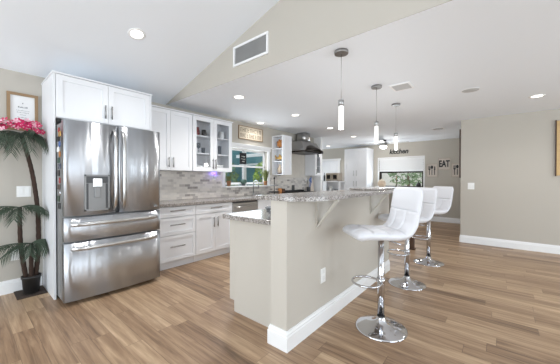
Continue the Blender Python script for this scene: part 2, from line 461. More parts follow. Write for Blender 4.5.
fr.build('sash_frame', 'trim', win)
MB().box(WX - 0.099, WX - 0.095, WY0 + 0.04, WY1 - 0.04, 1.55, WZ1 - 0.045).build('pane', 'glass', win)
MB().box(WX - 0.099, WX - 0.095, WY0 + 0.04, WY1 - 0.04, WZ0 + 0.065, 1.505).build('pane', 'glass', win)

# dining window
win = sroot('window_2', ((BX0 + BX1) / 2, 9.1, BZ0))
cs = MB()
for x0, x1, z0, z1 in ((BX0 - 0.035, BX0, BZ0, BZ1 + 0.035), (BX1, BX1 + 0.035, BZ0, BZ1 + 0.035), (BX0, BX1, BZ1, BZ1 + 0.035)):
    cs.box(x0, x1, 9.085, 9.0985, z0, z1)
cs.build('casing', 'trim', win)
MB().box(BX0 - 0.06, BX1 + 0.06, 9.05, 9.0985, BZ0 - 0.03, BZ0).build('sill', 'trim', win)
fr = MB()
for x0, x1, z0, z1 in ((BX0, BX0 + 0.07, BZ0, BZ1), (BX1 - 0.05, BX1, BZ0, BZ1), (BX0, BX1, BZ1 - 0.05, BZ1), (BX0, BX1, 1.475, 1.53), (BX0, BX1, BZ0, BZ0 + 0.03)):
    fr.box(x0 + 0.001, x1 - 0.001, 9.16, 9.2, z0 + 0.001, z1 - 0.001)
fr.build('sash_frame', 'bronze', win)
MB().box(BX0 + 0.05, BX1 - 0.04, 9.178, 9.182, BZ0 + 0.02, BZ1 - 0.04).build('pane', 'glass', win)
t = thing('roller_blind', 'white slatted blind half lowered over dining window', 'blind', (-2.52, 9.12, 1.53))
MB().box(BX0 + 0.006, BX1 - 0.006, 9.102, 9.15, BZ1 - 0.06, BZ1 - 0.004, 0.004).build('head_rail', 'shade', t)
b = MB()
for k in range(5):
    z = 1.548 + k * 0.070
    b.prism([(9.104, z), (9.107, z), (9.142, z + 0.082), (9.139, z + 0.082)], 0, BX0 + 0.012, BX1 - 0.012)
b.build('slats', 'shade', t)
MB().box(BX0 + 0.01, BX1 - 0.01, 9.104, 9.134, 1.525, 1.548, 0.004).build('bottom_rail', 'shade', t)

# door with white panel in the far room
d = sroot('door_1', (-5.07, 9.1, 0))
c = MB()
for x0, x1, z0, z1 in ((-5.5, -5.42, 0, 1.98), (-4.72, -4.64, 0, 1.98), (-5.53, -4.61, 1.98, 2.05)):
    c.box(x0, x1, 9.07, 9.098, z0, z1)
c.build('door_casing', 'trim', d)
p = MB(faceY(9.094)); p.box(-5.415, -4.725, 0.01, 1.975, 0, 0.012)
for x0, x1 in ((-5.36, -5.1), (-5.04, -4.78)):
    for z0, z1 in ((0.15, 0.85), (1.0, 1.85)): p.box(x0, x1, z0, z1, 0.012, 0.02)
p.build('door_panel', 'white', d)
struct(MB().box(WX + 0.001, -3.9, 6.46, 6.548, 0.0, CE - 0.002).build('trim_1', 'trim'))

# ------------------------------------------------------------------ exterior
struct(MB().box(-14, -4.29, -4, 6.415, -0.08, -0.02).build('floor_patio', 'conc'))
struct(MB().box(-9, 4, 9.26, 20, -0.08, -0.02).build('floor_yard', 'conc'))
t = thing('patio_enclosure', 'white framed patio enclosure outside the sink window', 'enclosure', (-6.0, 5.2, -0.02))
MB().box(-5.54, -5.46, 5.00, 5.09, -0.02, 2.2).build('post', 'trim', t)
MB().box(-5.6, -5.5, 2.0, 6.35, 2.12, 2.3).build('beam', 'trim', t)
MB().box(-6.9, -4.4, 5.96, 6.04, 1.98, 2.08).box(-6.9, -4.4, 6.1, 6.16, 1.72, 1.78).build('beam', 'trim', t)
MB().tube([(-5.28, 6.38, 1.75), (-4.9, 6.38, 0.9)], 0.02, 8).build('brace', 'dkplast', t)
def bush(name, label, cat, c, rx, ry, rz, n, size, m, seed, trunk=None, group=None):
    r_ = random.Random(seed); t = thing(name, label, cat, (c[0], c[1], -0.02), group)
    b = MB()
    for i in range(n):
        a = r_.uniform(0, 2 * PI); u = r_.uniform(-1, 1); q = r_.uniform(0.35, 1) ** 0.5
        s = math.sqrt(1 - u * u)
        p = Vector((c[0] + rx * q * s * math.cos(a), c[1] + ry * q * s * math.sin(a), c[2] + rz * q * u))
        d1 = Vector((r_.gauss(0, 1), r_.gauss(0, 1), r_.gauss(0, 0.7))).normalized(); d2 = d1.cross(Vector((r_.gauss(0, 1), r_.gauss(0, 1), r_.gauss(0, 1)))).normalized()
        L = size * r_.uniform(0.6, 1.3)
        b.face([b.v(p - d1 * L), b.v(p + d2 * L * 0.4), b.v(p + d1 * L), b.v(p - d2 * L * 0.4)])
    b.build('foliage', m, t)
    MB().tube([(c[0], c[1], -0.02), (c[0] + 0.04, c[1], c[2] * 0.5), (c[0], c[1], c[2])], [trunk or 0.03, (trunk or 0.03) * 0.8, 0.015], 8).build('stem', 'bark', t)
    return t
bush('patio_shrub', 'bright green leafy shrub outside right side of sink window', 'shrub', (-5.35, 5.62, 1.35), 0.3, 0.24, 0.42, 420, 0.06, 'leaf2', 3)
bush('patio_shrub', 'pale green shrub outside left side of sink window', 'shrub', (-6.35, 5.05, 1.1), 0.5, 0.4, 0.75, 560, 0.07, 'leaf3', 4)
bush('yard_tree', 'leafy tree at left end of the view through dining window', 'tree', (-5.3, 12.8, 2.0), 0.98, 0.6, 1.3, 800, 0.11, 'leaf', 5, 0.08)
bush('yard_tree', 'leafy tree in the middle of the view through dining window', 'tree', (-3.3, 13.1, 2.0), 0.98, 0.6, 1.3, 800, 0.11, 'leaf3', 6, 0.08)
bush('yard_tree', 'leafy tree at right end of the view through dining window', 'tree', (-1.3, 12.9, 2.0), 0.98, 0.6, 1.3, 800, 0.11, 'leaf', 8, 0.08)
tag(MB().box(-8, 2, 15.0, 15.1, -0.02, 2.6).build('garden_wall', 'conc'), 'pale garden wall beyond the trees outside dining window', 'wall')

# ------------------------------------------------------------------ cabinet parts
def pull(b, a0, b0, a1, b1, d0):
    # bar handle in panel coordinates from (a0,b0) to (a1,b1)
    da, db = a1 - a0, b1 - b0; L = math.hypot(da, db); ua, ub = da / L, db / L
    b.tube([(a0, b0, d0 + 0.028), (a1, b1, d0 + 0.028)], 0.0075, 8)
    for s in (0.15, 0.85):
        b.tube([(a0 + da * s, b0 + db * s, d0), (a0 + da * s, b0 + db * s, d0 + 0.028)], 0.0045, 6)
def shaker(xf, a0, a1, b0, b1, parent, name='door', handle=None, rail=0.058, glass=False, hm='pullm'):
    g = 0.002; a0 += g; a1 -= g; b0 += g; b1 -= g
    m = MB(xf)
    m.box(a0, a0 + rail, b0, b1, 0, 0.02).box(a1 - rail, a1, b0, b1, 0, 0.02)
    m.box(a0 + rail, a1 - rail, b0, b0 + rail, 0, 0.02).box(a0 + rail, a1 - rail, b1 - rail, b1, 0, 0.02)
    if not glass:
        m.box(a0 + rail, a1 - rail, b0 + rail, b1 - rail, 0, 0.009)
    o = m.build(name, 'white', parent)
    if glass: MB(xf).box(a0 + rail, a1 - rail, b0 + rail, b1 - rail, 0.007, 0.011).build('pane', 'cglass', o)
    if handle:
        h = MB(xf); pull(h, *handle, 0.02); h.build('handle', hm, o)['label'] = 'brushed metal bar handle'
    return o

# fridge surround
FX = -3.56
t = thing('refrigerator_cabinet', 'tall white surround with two cupboard doors above the stainless refrigerator', 'cabinet', (-3.85, 1.1, 0))
MB().box(WX + 0.003, FX + 0.02, 0.607, 0.625, 0, 2.345).build('side_panel', 'white', t)
MB().box(WX + 0.003, FX + 0.02, 1.588, 1.606, 0, 2.345).build('side_panel', 'white', t)
MB().box(WX + 0.003, FX, 0.627, 1.586, 1.89, 2.345).build('body', 'white', t)
MB().box(WX + 0.003, FX + 0.03, 0.60, 1.613, 2.346, 2.362).build('crown', 'white', t)
shaker(faceX(FX + 0.001), 0.627, 1.106, 1.895, 2.343, t, handle=(1.073, 1.95, 1.073, 2.10))
shaker(faceX(FX + 0.001), 1.106, 1.586, 1.895, 2.343, t, handle=(1.139, 1.95, 1.139, 2.10))

# ------------------------------------------------------------------ refrigerator
t = thing('refrigerator', 'stainless steel french door refrigerator with two bottom drawers and water dispenser', 'refrigerator', (-3.65, 1.095, 0))
F0, F1 = 0.629, 1.574
MB().box(-4.06, -3.308, F0 + 0.006, F1 - 0.006, 0.035, 1.812, 0.004).build('cabinet_body', 'greyp', t)['label'] = 'grey side casing'
MB().box(-4.0, -3.36, F0 + 0.03, F1 - 0.03, 0.0, 0.034).build('kick_plate', 'dark', t)
def bowed(y0, y1, z0, z1, xb, xf_, bulge, ny=14, hole=None):
    b = MB(); r = 0.018
    secs = []
    for i in range(ny + 1):
        y = y0 + (y1 - y0) * i / ny; s = (i / ny) * 2 - 1
        e = min(y - y0, y1 - y)
        x = xf_ + bulge * (1 - s * s)
        secs.append((y, x))
    secs = [(y0, xf_ - r)] + [(y0 + r * 0.3, xf_ - r * 0.25)] + [q for q in secs if r < q[0] - y0 and r < y1 - q[0]] + [(y1 - r * 0.3, xf_ - r * 0.25), (y1, xf_ - r)]
    A = [b.v((x, y, z0)) for y, x in secs]; B = [b.v((x, y, z1)) for y, x in secs]
    for i in range(len(secs) - 1): b.face([A[i], A[i + 1], B[i + 1], B[i]], True)
    a0, a1 = b.v((xb, y0, z0)), b.v((xb, y1, z0)); c0, c1 = b.v((xb, y0, z1)), b.v((xb, y1, z1))
    b.face([a0] + A + [a1]); b.face([c0] + B + [c1]); b.face([a0, A[0], B[0], c0]); b.face([a1, A[-1], B[-1], c1]); b.face([a0, a1, c1, c0])
    return b
FXF = -3.236
YM = 1.106
def vhandle(y, z0, z1, parent):
    b = MB(); pts = []
    for k in range(13):
        s = k / 12; z = z0 + (z1 - z0) * s
        pts.append((FXF + 0.012 + 0.052 * min(1, math.sin(PI * s) * 2.2) ** 0.6, y, z))
    rings = []
    for (x, yy, z) in pts:
        rings.append([(x + 0.011 * math.cos(a) , yy + 0.017 * math.sin(a), z) for a in [2 * PI * j / 10 for j in range(10)]])
    b.rings(rings); return b.build('handle', 'steel2', parent)
dl = bowed(F0, YM - 0.003, 0.885, 1.828, -3.303, FXF, 0.02).build('door', 'steel', t)
dr = bowed(YM + 0.003, F1, 0.885, 1.828, -3.303, FXF, 0.02).build('door', 'steel', t)
vhandle(YM - 0.042, 0.92, 1.775, dl); vhandle(YM + 0.042, 0.92, 1.775, dr)
# dispenser on the left door
X = FXF + 0.0205
b = MB()
y0, y1, z0, z1 = 0.79, 1.012, 0.925, 1.295
for a0, a1, c0, c1 in ((y0, y0 + 0.014, z0, z1), (y1 - 0.014, y1, z0, z1), (y0, y1, z1 - 0.014, z1), (y0, y1, z0, z0 + 0.016)):
    b.box(X - 0.02, X + 0.012, a0, a1, c0, c1)
disp = b.build('water_dispenser', 'greyp', dl)
for n, m_, q in (('back_panel', 'greyp', (X - 0.02, X + 0.001, y0 + 0.014, y1 - 0.014, z0 + 0.016, z1 - 0.014)),):
    MB().box(*q).build(n, m_, t)
MB().box(X + 0.001, X + 0.010, y0 + 0.016, y1 - 0.016, z1 - 0.085, z1 - 0.018).build('control_strip', 'dkplast', t)
MB().box(X + 0.001, X + 0.026, y0 + 0.07, y1 - 0.07, z1 - 0.125, z1 - 0.04, 0.004).build('ice_chute', 'steel2', t)
MB().box(X + 0.001, X + 0.018, y0 + 0.085, y1 - 0.085, z1 - 0.235, z1 - 0.127, 0.003).build('paddle', 'greyp', t)
for q0, q1 in ((y0 + 0.016, y0 + 0.034), (y1 - 0.034, y1 - 0.016)): MB().box(X + 0.001, X + 0.006, q0, q1, z0 + 0.02, z1 - 0.09).build('side_cheek', 'dkplast', t)
def hhandle(z, parent):
    b = MB(); rings = []
    for k in range(17):
        s = k / 16; y = F0 + 0.05 + (F1 - F0 - 0.10) * s
        x = FXF + 0.018 + 0.05 * min(1, math.sin(PI * s) * 3.0) ** 0.6
        rings.append([(x + 0.010 * math.cos(a), y, z + 0.019 * math.sin(a)) for a in [2 * PI * j / 10 for j in range(10)]])
    b.rings(rings); return b.build('handle', 'steel2', parent)
d1 = bowed(F0, F1, 0.635, 0.868, -3.303, FXF, 0.02).build('drawer', 'steel', t)
d2 = bowed(F0, F1, 0.045, 0.615, -3.303, FXF, 0.02).build('drawer', 'steel', t)
hhandle(0.80, d1); hhandle(0.56, d2)
MB().box(FXF + 0.001, FXF + 0.0185, F1 - 0.085, F1 - 0.045, 0.915, 0.928, 0.002).build('badge', 'greyp', t)
# magnets on the fridge side
mg = [('red round', 'red', 1.74, -3.44, 'disc'), ('gold square', 'gold', 1.70, -3.40, 'sq'), ('black rectangular', 'black', 1.655, -3.46, 'sq'), ('blue oval', 'blue', 1.60, -3.42, 'disc'), ('white square', 'paper', 1.55, -3.47, 'sq'), ('amber leaf shaped', 'orange', 1.50, -3.41, 'disc'),
      ('dark green square', 'cactus', 1.44, -3.45, 'sq'), ('navy rectangular', 'navy', 1.38, -3.42, 'sq'), ('tall bronze', 'bronze', 1.31, -3.46, 'tall'), ('crimson oval', 'red', 1.235, -3.42, 'disc'), ('brown wooden', 'brownwood', 1.17, -3.45, 'sq'), ('small silver', 'chrome', 1.11, -3.42, 'disc'), ('green bottle shaped', 'frond', 1.05, -3.46, 'tall'), ('black strip', 'black', 0.98, -3.43, 'tall')]
order = ['topmost of the column', 'second from the top', 'third from the top', 'fourth from the top', 'fifth from the top', 'sixth from the top', 'seventh from the top', 'seventh from the bottom', 'sixth from the bottom', 'fifth from the bottom', 'fourth from the bottom', 'third from the bottom', 'second from the bottom', 'lowest of the column']
for (nm, m_, z, x, kd), o_ in zip(mg, order):
    b = MB(); Y1 = F0 + 0.0055
    if kd == 'disc': b.lathe([(0.032, 0), (0.032, 0.005), (0.016, 0.009)], (x + 0.015, Y1, z), 14, Matrix.Rotation(PI / 2, 3, 'X'))
    elif kd == 'sq': b.box(x - 0.03, x + 0.06, Y1 - 0.008, Y1, z - 0.026, z + 0.026, 0.003)
    else: b.box(x - 0.02, x + 0.05, Y1 - 0.010, Y1, z - 0.030, z + 0.030, 0.004)
    tag(b.build('refrigerator_magnet', m_), '%s magnet on refrigerator side, %s' % (nm, o_), 'magnet', 'magnets on the refrigerator side')

# ------------------------------------------------------------------ upper cabinets
UX = -3.82
t = thing('upper_cabinet', 'white wall cupboard with two solid doors next to refrigerator', 'cabinet', (-3.97, 1.99, 1.38))
MB().box(WX + 0.003, UX, 1.61, 2.372, 1.385, 2.285).build('body', 'white', t)
MB().box(WX + 0.003, UX + 0.03, 1.61, 2.374, 2.287, 2.303).build('crown', 'white', t)
shaker(faceX(UX + 0.001), 1.612, 2.005, 1.387, 2.283, t, handle=(1.97, 1.43, 1.97, 1.58))
shaker(faceX(UX + 0.001), 2.005, 2.37, 1.387, 2.283, t, handle=(2.04, 1.43, 2.04, 1.58))
t = thing('glass_cabinet', 'white wall cupboard with two glass doors showing cups and glasses', 'cabinet', (-3.97, 2.78, 1.38))
b = MB()
G0, G1 = 2.376, 3.186
b.box(WX + 0.003, UX, G0, G0 + 0.018, 1.385, 2.285).box(WX + 0.003, UX, G1 - 0.018, G1, 1.385, 2.285)
b.box(WX + 0.003, UX, G0 + 0.018, G1 - 0.018, 1.385, 1.405).box(WX + 0.003, UX, G0 + 0.018, G1 - 0.018, 2.265, 2.285)
b.box(UX - 0.02, UX, 2.765, 2.80, 1.405, 2.265)
b.build('body', 'white', t)
MB().box(WX + 0.004, WX + 0.014, G0 + 0.018, G1 - 0.018, 1.405, 2.265).build('back_panel', 'shelfback', t)
for z in (1.675, 1.965): MB().box(WX + 0.015, UX - 0.022, G0 + 0.019, G1 - 0.019, z, z + 0.018).build('shelf', 'white', t)
MB().box(WX + 0.003, UX + 0.03, G0 - 0.001, G1 + 0.02, 2.287, 2.303).build('crown', 'white', t)
shaker(faceX(UX + 0.001), G0 + 0.002, 2.782, 1.387, 2.283, t, handle=(2.755, 1.43, 2.755, 1.60), glass=True, rail=0.066)
shaker(faceX(UX + 0.001), 2.782, G1 - 0.002, 1.387, 2.283, t, handle=(2.81, 1.43, 2.81, 1.60), glass=True, rail=0.066)

def mug(name, label, m_, x, y, z, r=0.04, h=0.095, cat='mug', group=None, side=1):
    t = thing(name, label, cat, (x, y, z), group)
    MB().lathe([(r * 0.86, 0.0), (r, h * 0.1), (r, h), (r * 0.9, h), (r * 0.88, h * 0.12), (0.0, h * 0.1)], (x, y, z), 18).build('cup', m_, t)
    pts = [(x, y + side * (r - 0.004 + 0.026 * math.sin(PI * k / 8)), z + h * (0.2 + 0.6 * k / 8)) for k in range(9)]
    MB().tube(pts, 0.005, 6).build('handle', m_, t)
    return t
def goblet(name, label, x, y, z, h=0.17, r=0.034, cat='glass', group=None):
    return tag(MB().lathe([(0.03, 0), (0.03, 0.004), (0.005, 0.01), (0.005, h * 0.42), (r, h * 0.6), (r * 0.95, h), (r * 0.88, h), (r * 0.9, h * 0.62), (0.004, h * 0.47)], (x, y, z), 16).build(name, 'ware'), label, cat, group)
def tumbler(name, label, x, y, z, h=0.13, r=0.035, cat='glass', group=None, m_='ware'):
    return tag(MB().lathe([(r * 0.8, 0), (r, h), (r * 0.92, h), (r * 0.74, 0.008), (0.0, 0.008)], (x, y, z), 16).build(name, m_), label, cat, group)
XC = -3.95; gA = 'cups on the top shelf of the glass cupboard'; gB = 'glassware on the middle shelf of the glass cupboard'; gC = 'bowls on the bottom shelf of the glass cupboard'
z = 1.984
mug('mug', 'white mug at left end behind left glass door, top shelf', 'ceramic', XC, 2.455, z, group=gA)
mug('mug', 'red mug beside white mug behind left glass door', 'red', XC - 0.03, 2.565, z, h=0.15, group=gA)
mug('mug', 'black mug nearest the middle behind left glass door', 'black', XC + 0.03, 2.665, z, h=0.11, group=gA)
mug('mug', 'navy mug behind right glass door, top shelf', 'navy', XC, 2.875, z, group=gA)
mug('mug', 'tall white mug behind right glass door, top shelf right end', 'ceramic', XC + 0.01, 3.05, z, r=0.05, h=0.13, group=gA)
z = 1.694
tumbler('drinking_glass', 'clear tumbler at left end of middle shelf behind left glass door', XC, 2.46, z, group=gB)
goblet('wine_glass', 'stemmed glass in the middle of left glass door, middle shelf', XC + 0.03, 2.56, z, group=gB)
tumbler('drinking_glass', 'short clear tumbler nearest middle stile, left glass door', XC, 2.67, z, 0.10, group=gB)
goblet('wine_glass', 'stemmed glass at left behind right glass door, middle shelf', XC, 2.88, z, group=gB)
tumbler('drinking_glass', 'tall clear tumbler behind right glass door, middle shelf', XC, 3.02, z, 0.16, group=gB)
z = 1.406
def bowl(name, label, x, y, z, r, h, m_='ceramic', cat='bowl', group=None):
    return tag(MB().lathe([(r * 0.5, 0), (r * 0.85, h * 0.45), (r, h), (r * 0.95, h), (r * 0.8, h * 0.5), (r * 0.4, h * 0.12), (0, h * 0.1)], (x, y, z), 22).build(name, m_), label, cat, group)
bowl('bowl', 'white bowl on bottom shelf behind left glass door', XC, 2.56, z, 0.10, 0.075, group=gC)
bowl('bowl', 'white bowl on bottom shelf behind right glass door', XC, 2.96, z, 0.12, 0.10, group=gC)

# backsplash
b = MB()
b.box(WX + 0.0005, WX + 0.008, 1.61, WY0 - 0.002, 0.916, 1.383).box(WX + 0.0005, WX + 0.008, WY0 - 0.002, 4.55, 0.916, WZ0 - 0.024).box(WX + 0.0005, WX + 0.008, 4.552, 4.99, 0.916, 1.355)
b.box(WX + 0.0005, WX + 0.008, 4.99, 6.0, 0.916, 1.30).box(WX + 0.0005, WX + 0.008, 6.0, 6.44, 0.916, 1.36)
struct(b.build('trim_2', 'mosaic'))
struct(MB().box(WX + 0.001, WX + 0.012, 4.99, 5.99, 1.302, 1.91).build('trim_3', 'tan'))

# ------------------------------------------------------------------ base cabinets
BXF = -3.522
def base_unit(name, label, y0, y1):
    t = thing(name, label, 'cabinet', (-3.82, (y0 + y1) / 2, 0))
    MB().box(WX + 0.01, BXF, y0 + 0.001, y1 - 0.001, 0.108, 0.869).build('body', 'white', t)
    MB().box(WX + 0.01, BXF - 0.045, y0 + 0.001, y1 - 0.001, 0, 0.107).build('toe_kick', 'white', t)
    return t
fx = faceX(BXF + 0.001)
t = base_unit('drawer_cabinet', 'white base cabinet of three stacked drawers beside refrigerator', 1.61, 2.238)
for z0, z1 in ((0.722, 0.864), (0.474, 0.718), (0.115, 0.470)):
    shaker(fx, 1.64, 2.236, z0, z1, t, 'drawer', ((1.83, (z0 + z1) / 2 + 0.02, 2.05, (z0 + z1) / 2 + 0.02)), rail=0.045)
t = base_unit('base_cabinet', 'white base cabinet with one drawer over two doors', 2.24, 2.945)
shaker(fx, 2.242, 2.94, 0.722, 0.864, t, 'drawer', (2.49, 0.805, 2.70, 0.805), rail=0.045)
shaker(fx, 2.242, 2.591, 0.115, 0.718, t, handle=(2.555, 0.50, 2.555, 0.66))
shaker(fx, 2.591, 2.94, 0.115, 0.718, t, handle=(2.627, 0.50, 2.627, 0.66))
t = thing('dishwasher', 'stainless dishwasher under the counter left of the sink', 'dishwasher', (-3.8, 3.25, 0))
MB().box(WX + 0.02, BXF - 0.01, 2.95, 3.555, 0.02, 0.866).build('tub_casing', 'dark', t)
MB().box(BXF - 0.009, BXF + 0.022, 2.953, 3.552, 0.11, 0.80, 0.003).build('door', 'steel2', t)
MB().box(BXF - 0.009, BXF + 0.012, 2.953, 3.552, 0.842, 0.864).build('control_panel', 'dkplast', t)
MB().box(BXF - 0.009, BXF + 0.022, 2.953, 3.552, 0.803, 0.840, 0.003).build('fascia', 'steel2', t)
h = MB(faceX(BXF + 0.022)); pull(h, 3.0, 0.775, 3.50, 0.775, 0); h.build('handle', 'steel2', t)
t = base_unit('sink_cabinet', 'white base cabinet under the sink right of dishwasher', 3.56, 4.60)
shaker(fx, 3.562, 4.08, 0.115, 0.864, t, handle=(4.04, 0.6, 4.04, 0.76)); shaker(fx, 4.08, 4.598, 0.115, 0.864, t, handle=(4.12, 0.6, 4.12, 0.76))
t = base_unit('base_cabinet', 'white narrow base cabinet left of the range', 4.602, 4.975)
shaker(fx, 4.604, 4.973, 0.115, 0.864, t, handle=(4.64, 0.6, 4.64, 0.76))
t = base_unit('base_cabinet', 'white base cabinet right of the range at wall end', 5.905, 6.44)
shaker(fx, 5.907, 6.438, 0.115, 0.864, t, handle=(5.95, 0.6, 5.95, 0.76))
tag(MB().box(WX + 0.0085, -3.475, 1.609, 4.978, 0.871, 0.914, 0.006, 2).build('countertop', 'granite'), 'speckled grey granite worktop along the window wall', 'countertop')
tag(MB().box(WX + 0.0085, -3.475, 5.903, 6.442, 0.871, 0.914, 0.006, 2).build('countertop', 'granite'), 'short speckled granite worktop right of the range', 'countertop')
t = thing('range', 'stainless kitchen range with black cooktop under the hood', 'stove', (-3.8, 5.44, 0))
MB().box(WX + 0.03, -3.5, 4.982, 5.90, 0.0, 0.905).build('body', 'steel2', t)
MB().box(WX + 0.012, -3.49, 4.982, 5.90, 0.906, 0.93, 0.004).build('cooktop', 'black', t)
MB().box(WX + 0.012, WX + 0.06, 4.982, 5.90, 0.93, 0.985, 0.004).build('rear_guard', 'black', t)
for yy in (5.2, 5.44, 5.68):
    g = MB()
    for k in range(3): g.box(-4.0, -3.56, yy - 0.08 + k * 0.08 - 0.006, yy - 0.08 + k * 0.08 + 0.006, 0.931, 0.955)
    g.box(-4.0, -3.988, yy - 0.09, yy + 0.09, 0.931, 0.953).box(-3.572, -3.56, yy - 0.09, yy + 0.09, 0.931, 0.953)
    g.build('burner_grate', 'black', t)
h = MB(faceX(-3.5)); pull(h, 5.05, 0.78, 5.83, 0.78, 0); h.build('handle', 'steel2', t)

# range hood
t = thing('range_hood', 'stainless chimney range hood with dark curved canopy', 'range hood', (-3.85, 5.45, 1.87))
hy0, hy1 = 5.14, 5.995
b = MB()
bot = [(WX + 0.004, hy0, 1.945), (-3.56, hy0, 1.945), (-3.56, hy1, 1.945), (WX + 0.004, hy1, 1.945)]
mid = [(x, y, 1.975) for x, y, _ in bot]
top = [(WX + 0.004, 5.26, 2.19), (-3.72, 5.26, 2.19), (-3.72, 5.93, 2.19), (WX + 0.004, 5.93, 2.19)]
b.rings([bot, mid, top], smooth=False); b.build('canopy', 'steel2', t)
b = MB()
hw = 0.16; cx = -3.93; cyy = 5.66
ring = [(cx + 0.15 * math.copysign(abs(math.cos(a)) ** 0.6, math.cos(a)), cyy + 0.155 * math.copysign(abs(math.sin(a)) ** 0.6, math.sin(a))) for a in [2 * PI * k / 28 for k in range(28)]]
b.rings([[(x, y, 2.191) for x, y in ring], [(x, y, CE - 0.002) for x, y in ring]]); b.build('chimney', 'steel2', t)
b = MB(); n = 18      # drooping smoked visor
outer = []; 
lo = []; hi = []
for k in range(n + 1):
    s = k / n * 2 - 1; y = 5.575 + 0.425 * s; x = -3.55 + 0.16 * (1 - s * s)
    zz = 1.928 + 0.05 * (1 - s * s)
    lo.append((x, y, zz)); hi.append((-3.62, y, zz + 0.012 + 0.11 * (1 - s * s)))
for k in range(n):
    A, B_, Cc, D = lo[k], lo[k + 1], hi[k + 1], hi[k]
    q = [b.v(p) for p in (A, B_, Cc, D)]; q2 = [b.v((p[0], p[1], p[2] - 0.012)) for p in (A, B_, Cc, D)]
    b.face(q, True); b.face(q2[::-1], True); b.face([q[0], q[1], q2[1], q2[0]]); b.face([q[3], q[2], q2[2], q2[3]])
b.build('visor', 'bronze', t)['label'] = 'dark curved front visor'
MB().box(WX + 0.02, -3.58, hy0 + 0.02, hy1 - 0.02, 1.917, 1.944).build('filter_tray', 'bronze', t)
for yy in (5.35, 5.8): MB().lathe([(0.028, 0), (0.028, 0.004)], (-3.7, yy, 1.9125), 12).build('lamp', 'nickel', t)

# end shelf cabinet with ornaments
t = thing('shelf_cabinet', 'white wall cabinet with three open end shelves facing the window', 'cabinet', (-3.97, 4.81, 1.36))
SX = -3.80; s0, s1 = 4.66, 4.965
b = MB()
b.box(WX + 0.003, SX, s0 + 0.19, s1, 1.36, 2.265).box(WX + 0.003, WX + 0.02, s0, s0 + 0.19, 1.36, 2.265).box(SX - 0.03, SX, s0, s0 + 0.19, 1.36, 2.265)
b.build('body', 'white', t)
for z in (1.362, 1.655, 1.95, 2.247):
    MB().box(WX + 0.02, SX - 0.03, s0 + 0.002, s0 + 0.19, z, z + 0.018).build('shelf', 'white', t)
shaker(faceX(SX + 0.001), s0 + 0.03, s1, 1.362, 2.263, t, rail=0.05)
r_ = random.Random(5)
def ornament(label, c, kind, group='ornaments on the open end shelves'):
    big = lambda x, y, z: (c[0] + (x - c[0]) * 1.35, y, c[2] + (z - c[2]) * 1.35)
    t = thing('ornament', label, 'ornament', c, group)
    MB(big).box(c[0] - 0.045, c[0] + 0.045, c[1] - 0.03, c[1] + 0.03, c[2], c[2] + 0.016, 0.003).build('stand', 'brownwood', t)
    b = MB(big)
    if kind == 0:
        b.ball((c[0], c[1], c[2] + 0.085), 0.062, 0.03, 0.062)
        for k in range(7):
            a = k * 2 * PI / 7; b.ball((c[0] + 0.055 * math.cos(a), c[1], c[2] + 0.09 + 0.055 * math.sin(a)), 0.022, 0.015, 0.022, 8, 5)
    elif kind == 1:
        b.ball((c[0], c[1], c[2] + 0.06), 0.075, 0.03, 0.032)
        b.prism([(c[0] - 0.07, c[2] + 0.06), (c[0] - 0.115, c[2] + 0.115), (c[0] - 0.10, c[2] + 0.03)], 1, c[1] - 0.01, c[1] + 0.01)
        b.prism([(c[0] - 0.03, c[2] + 0.085), (c[0] + 0.03, c[2] + 0.085), (c[0] - 0.02, c[2] + 0.125)], 1, c[1] - 0.008, c[1] + 0.008)
        b.cyl((c[0], c[1], c[2] + 0.015), (c[0], c[1], c[2] + 0.04), 0.008, 8)
    else:
        b.lathe([(0.03, 0.016), (0.05, 0.05), (0.045, 0.10), (0.02, 0.135), (0.028, 0.16), (0.0, 0.165)], c, 16)
    b.build('figure', ('orange', 'gold', 'basket')[kind], t)
ornament('amber flower shaped ornament on top open shelf by window', (-3.96, 4.75, 1.968), 0)
ornament('gold fish shaped ornament on middle open shelf by window', (-3.95, 4.75, 1.673), 1)
ornament('tan urn shaped ornament on lowest open shelf by window', (-3.96, 4.75, 1.380), 2)
t = thing('narrow_cabinet', 'narrow white wall cupboard with one glass door right of hood', 'cabinet', (-3.97, 6.16, 1.36))
b = MB(); b.box(WX + 0.003, UX, 6.02, 6.035, 1.36, 2.1).box(WX + 0.003, UX, 6.335, 6.35, 1.36, 2.1)
for z in (1.36, 1.60, 1.84, 2.085): b.box(WX + 0.003, UX, 6.035, 6.335, z, z + 0.015)
b.box(WX + 0.003, WX + 0.012, 6.035, 6.335, 1.37, 2.09)
b.build('body', 'white', t)
shaker(faceX(UX + 0.001), 6.022, 6.348, 1.362, 2.098, t, glass=True, rail=0.07, handle=(6.055, 1.4, 6.055, 1.53))
mug('mug', 'brown mug inside narrow glass cupboard right of hood', 'brownwood', -3.95, 6.19, 1.857, h=0.12)
bowl('bowl', 'dark bowl on lowest shelf of narrow glass cupboard', -3.95, 6.19, 1.376, 0.07, 0.06, 'dkplast')

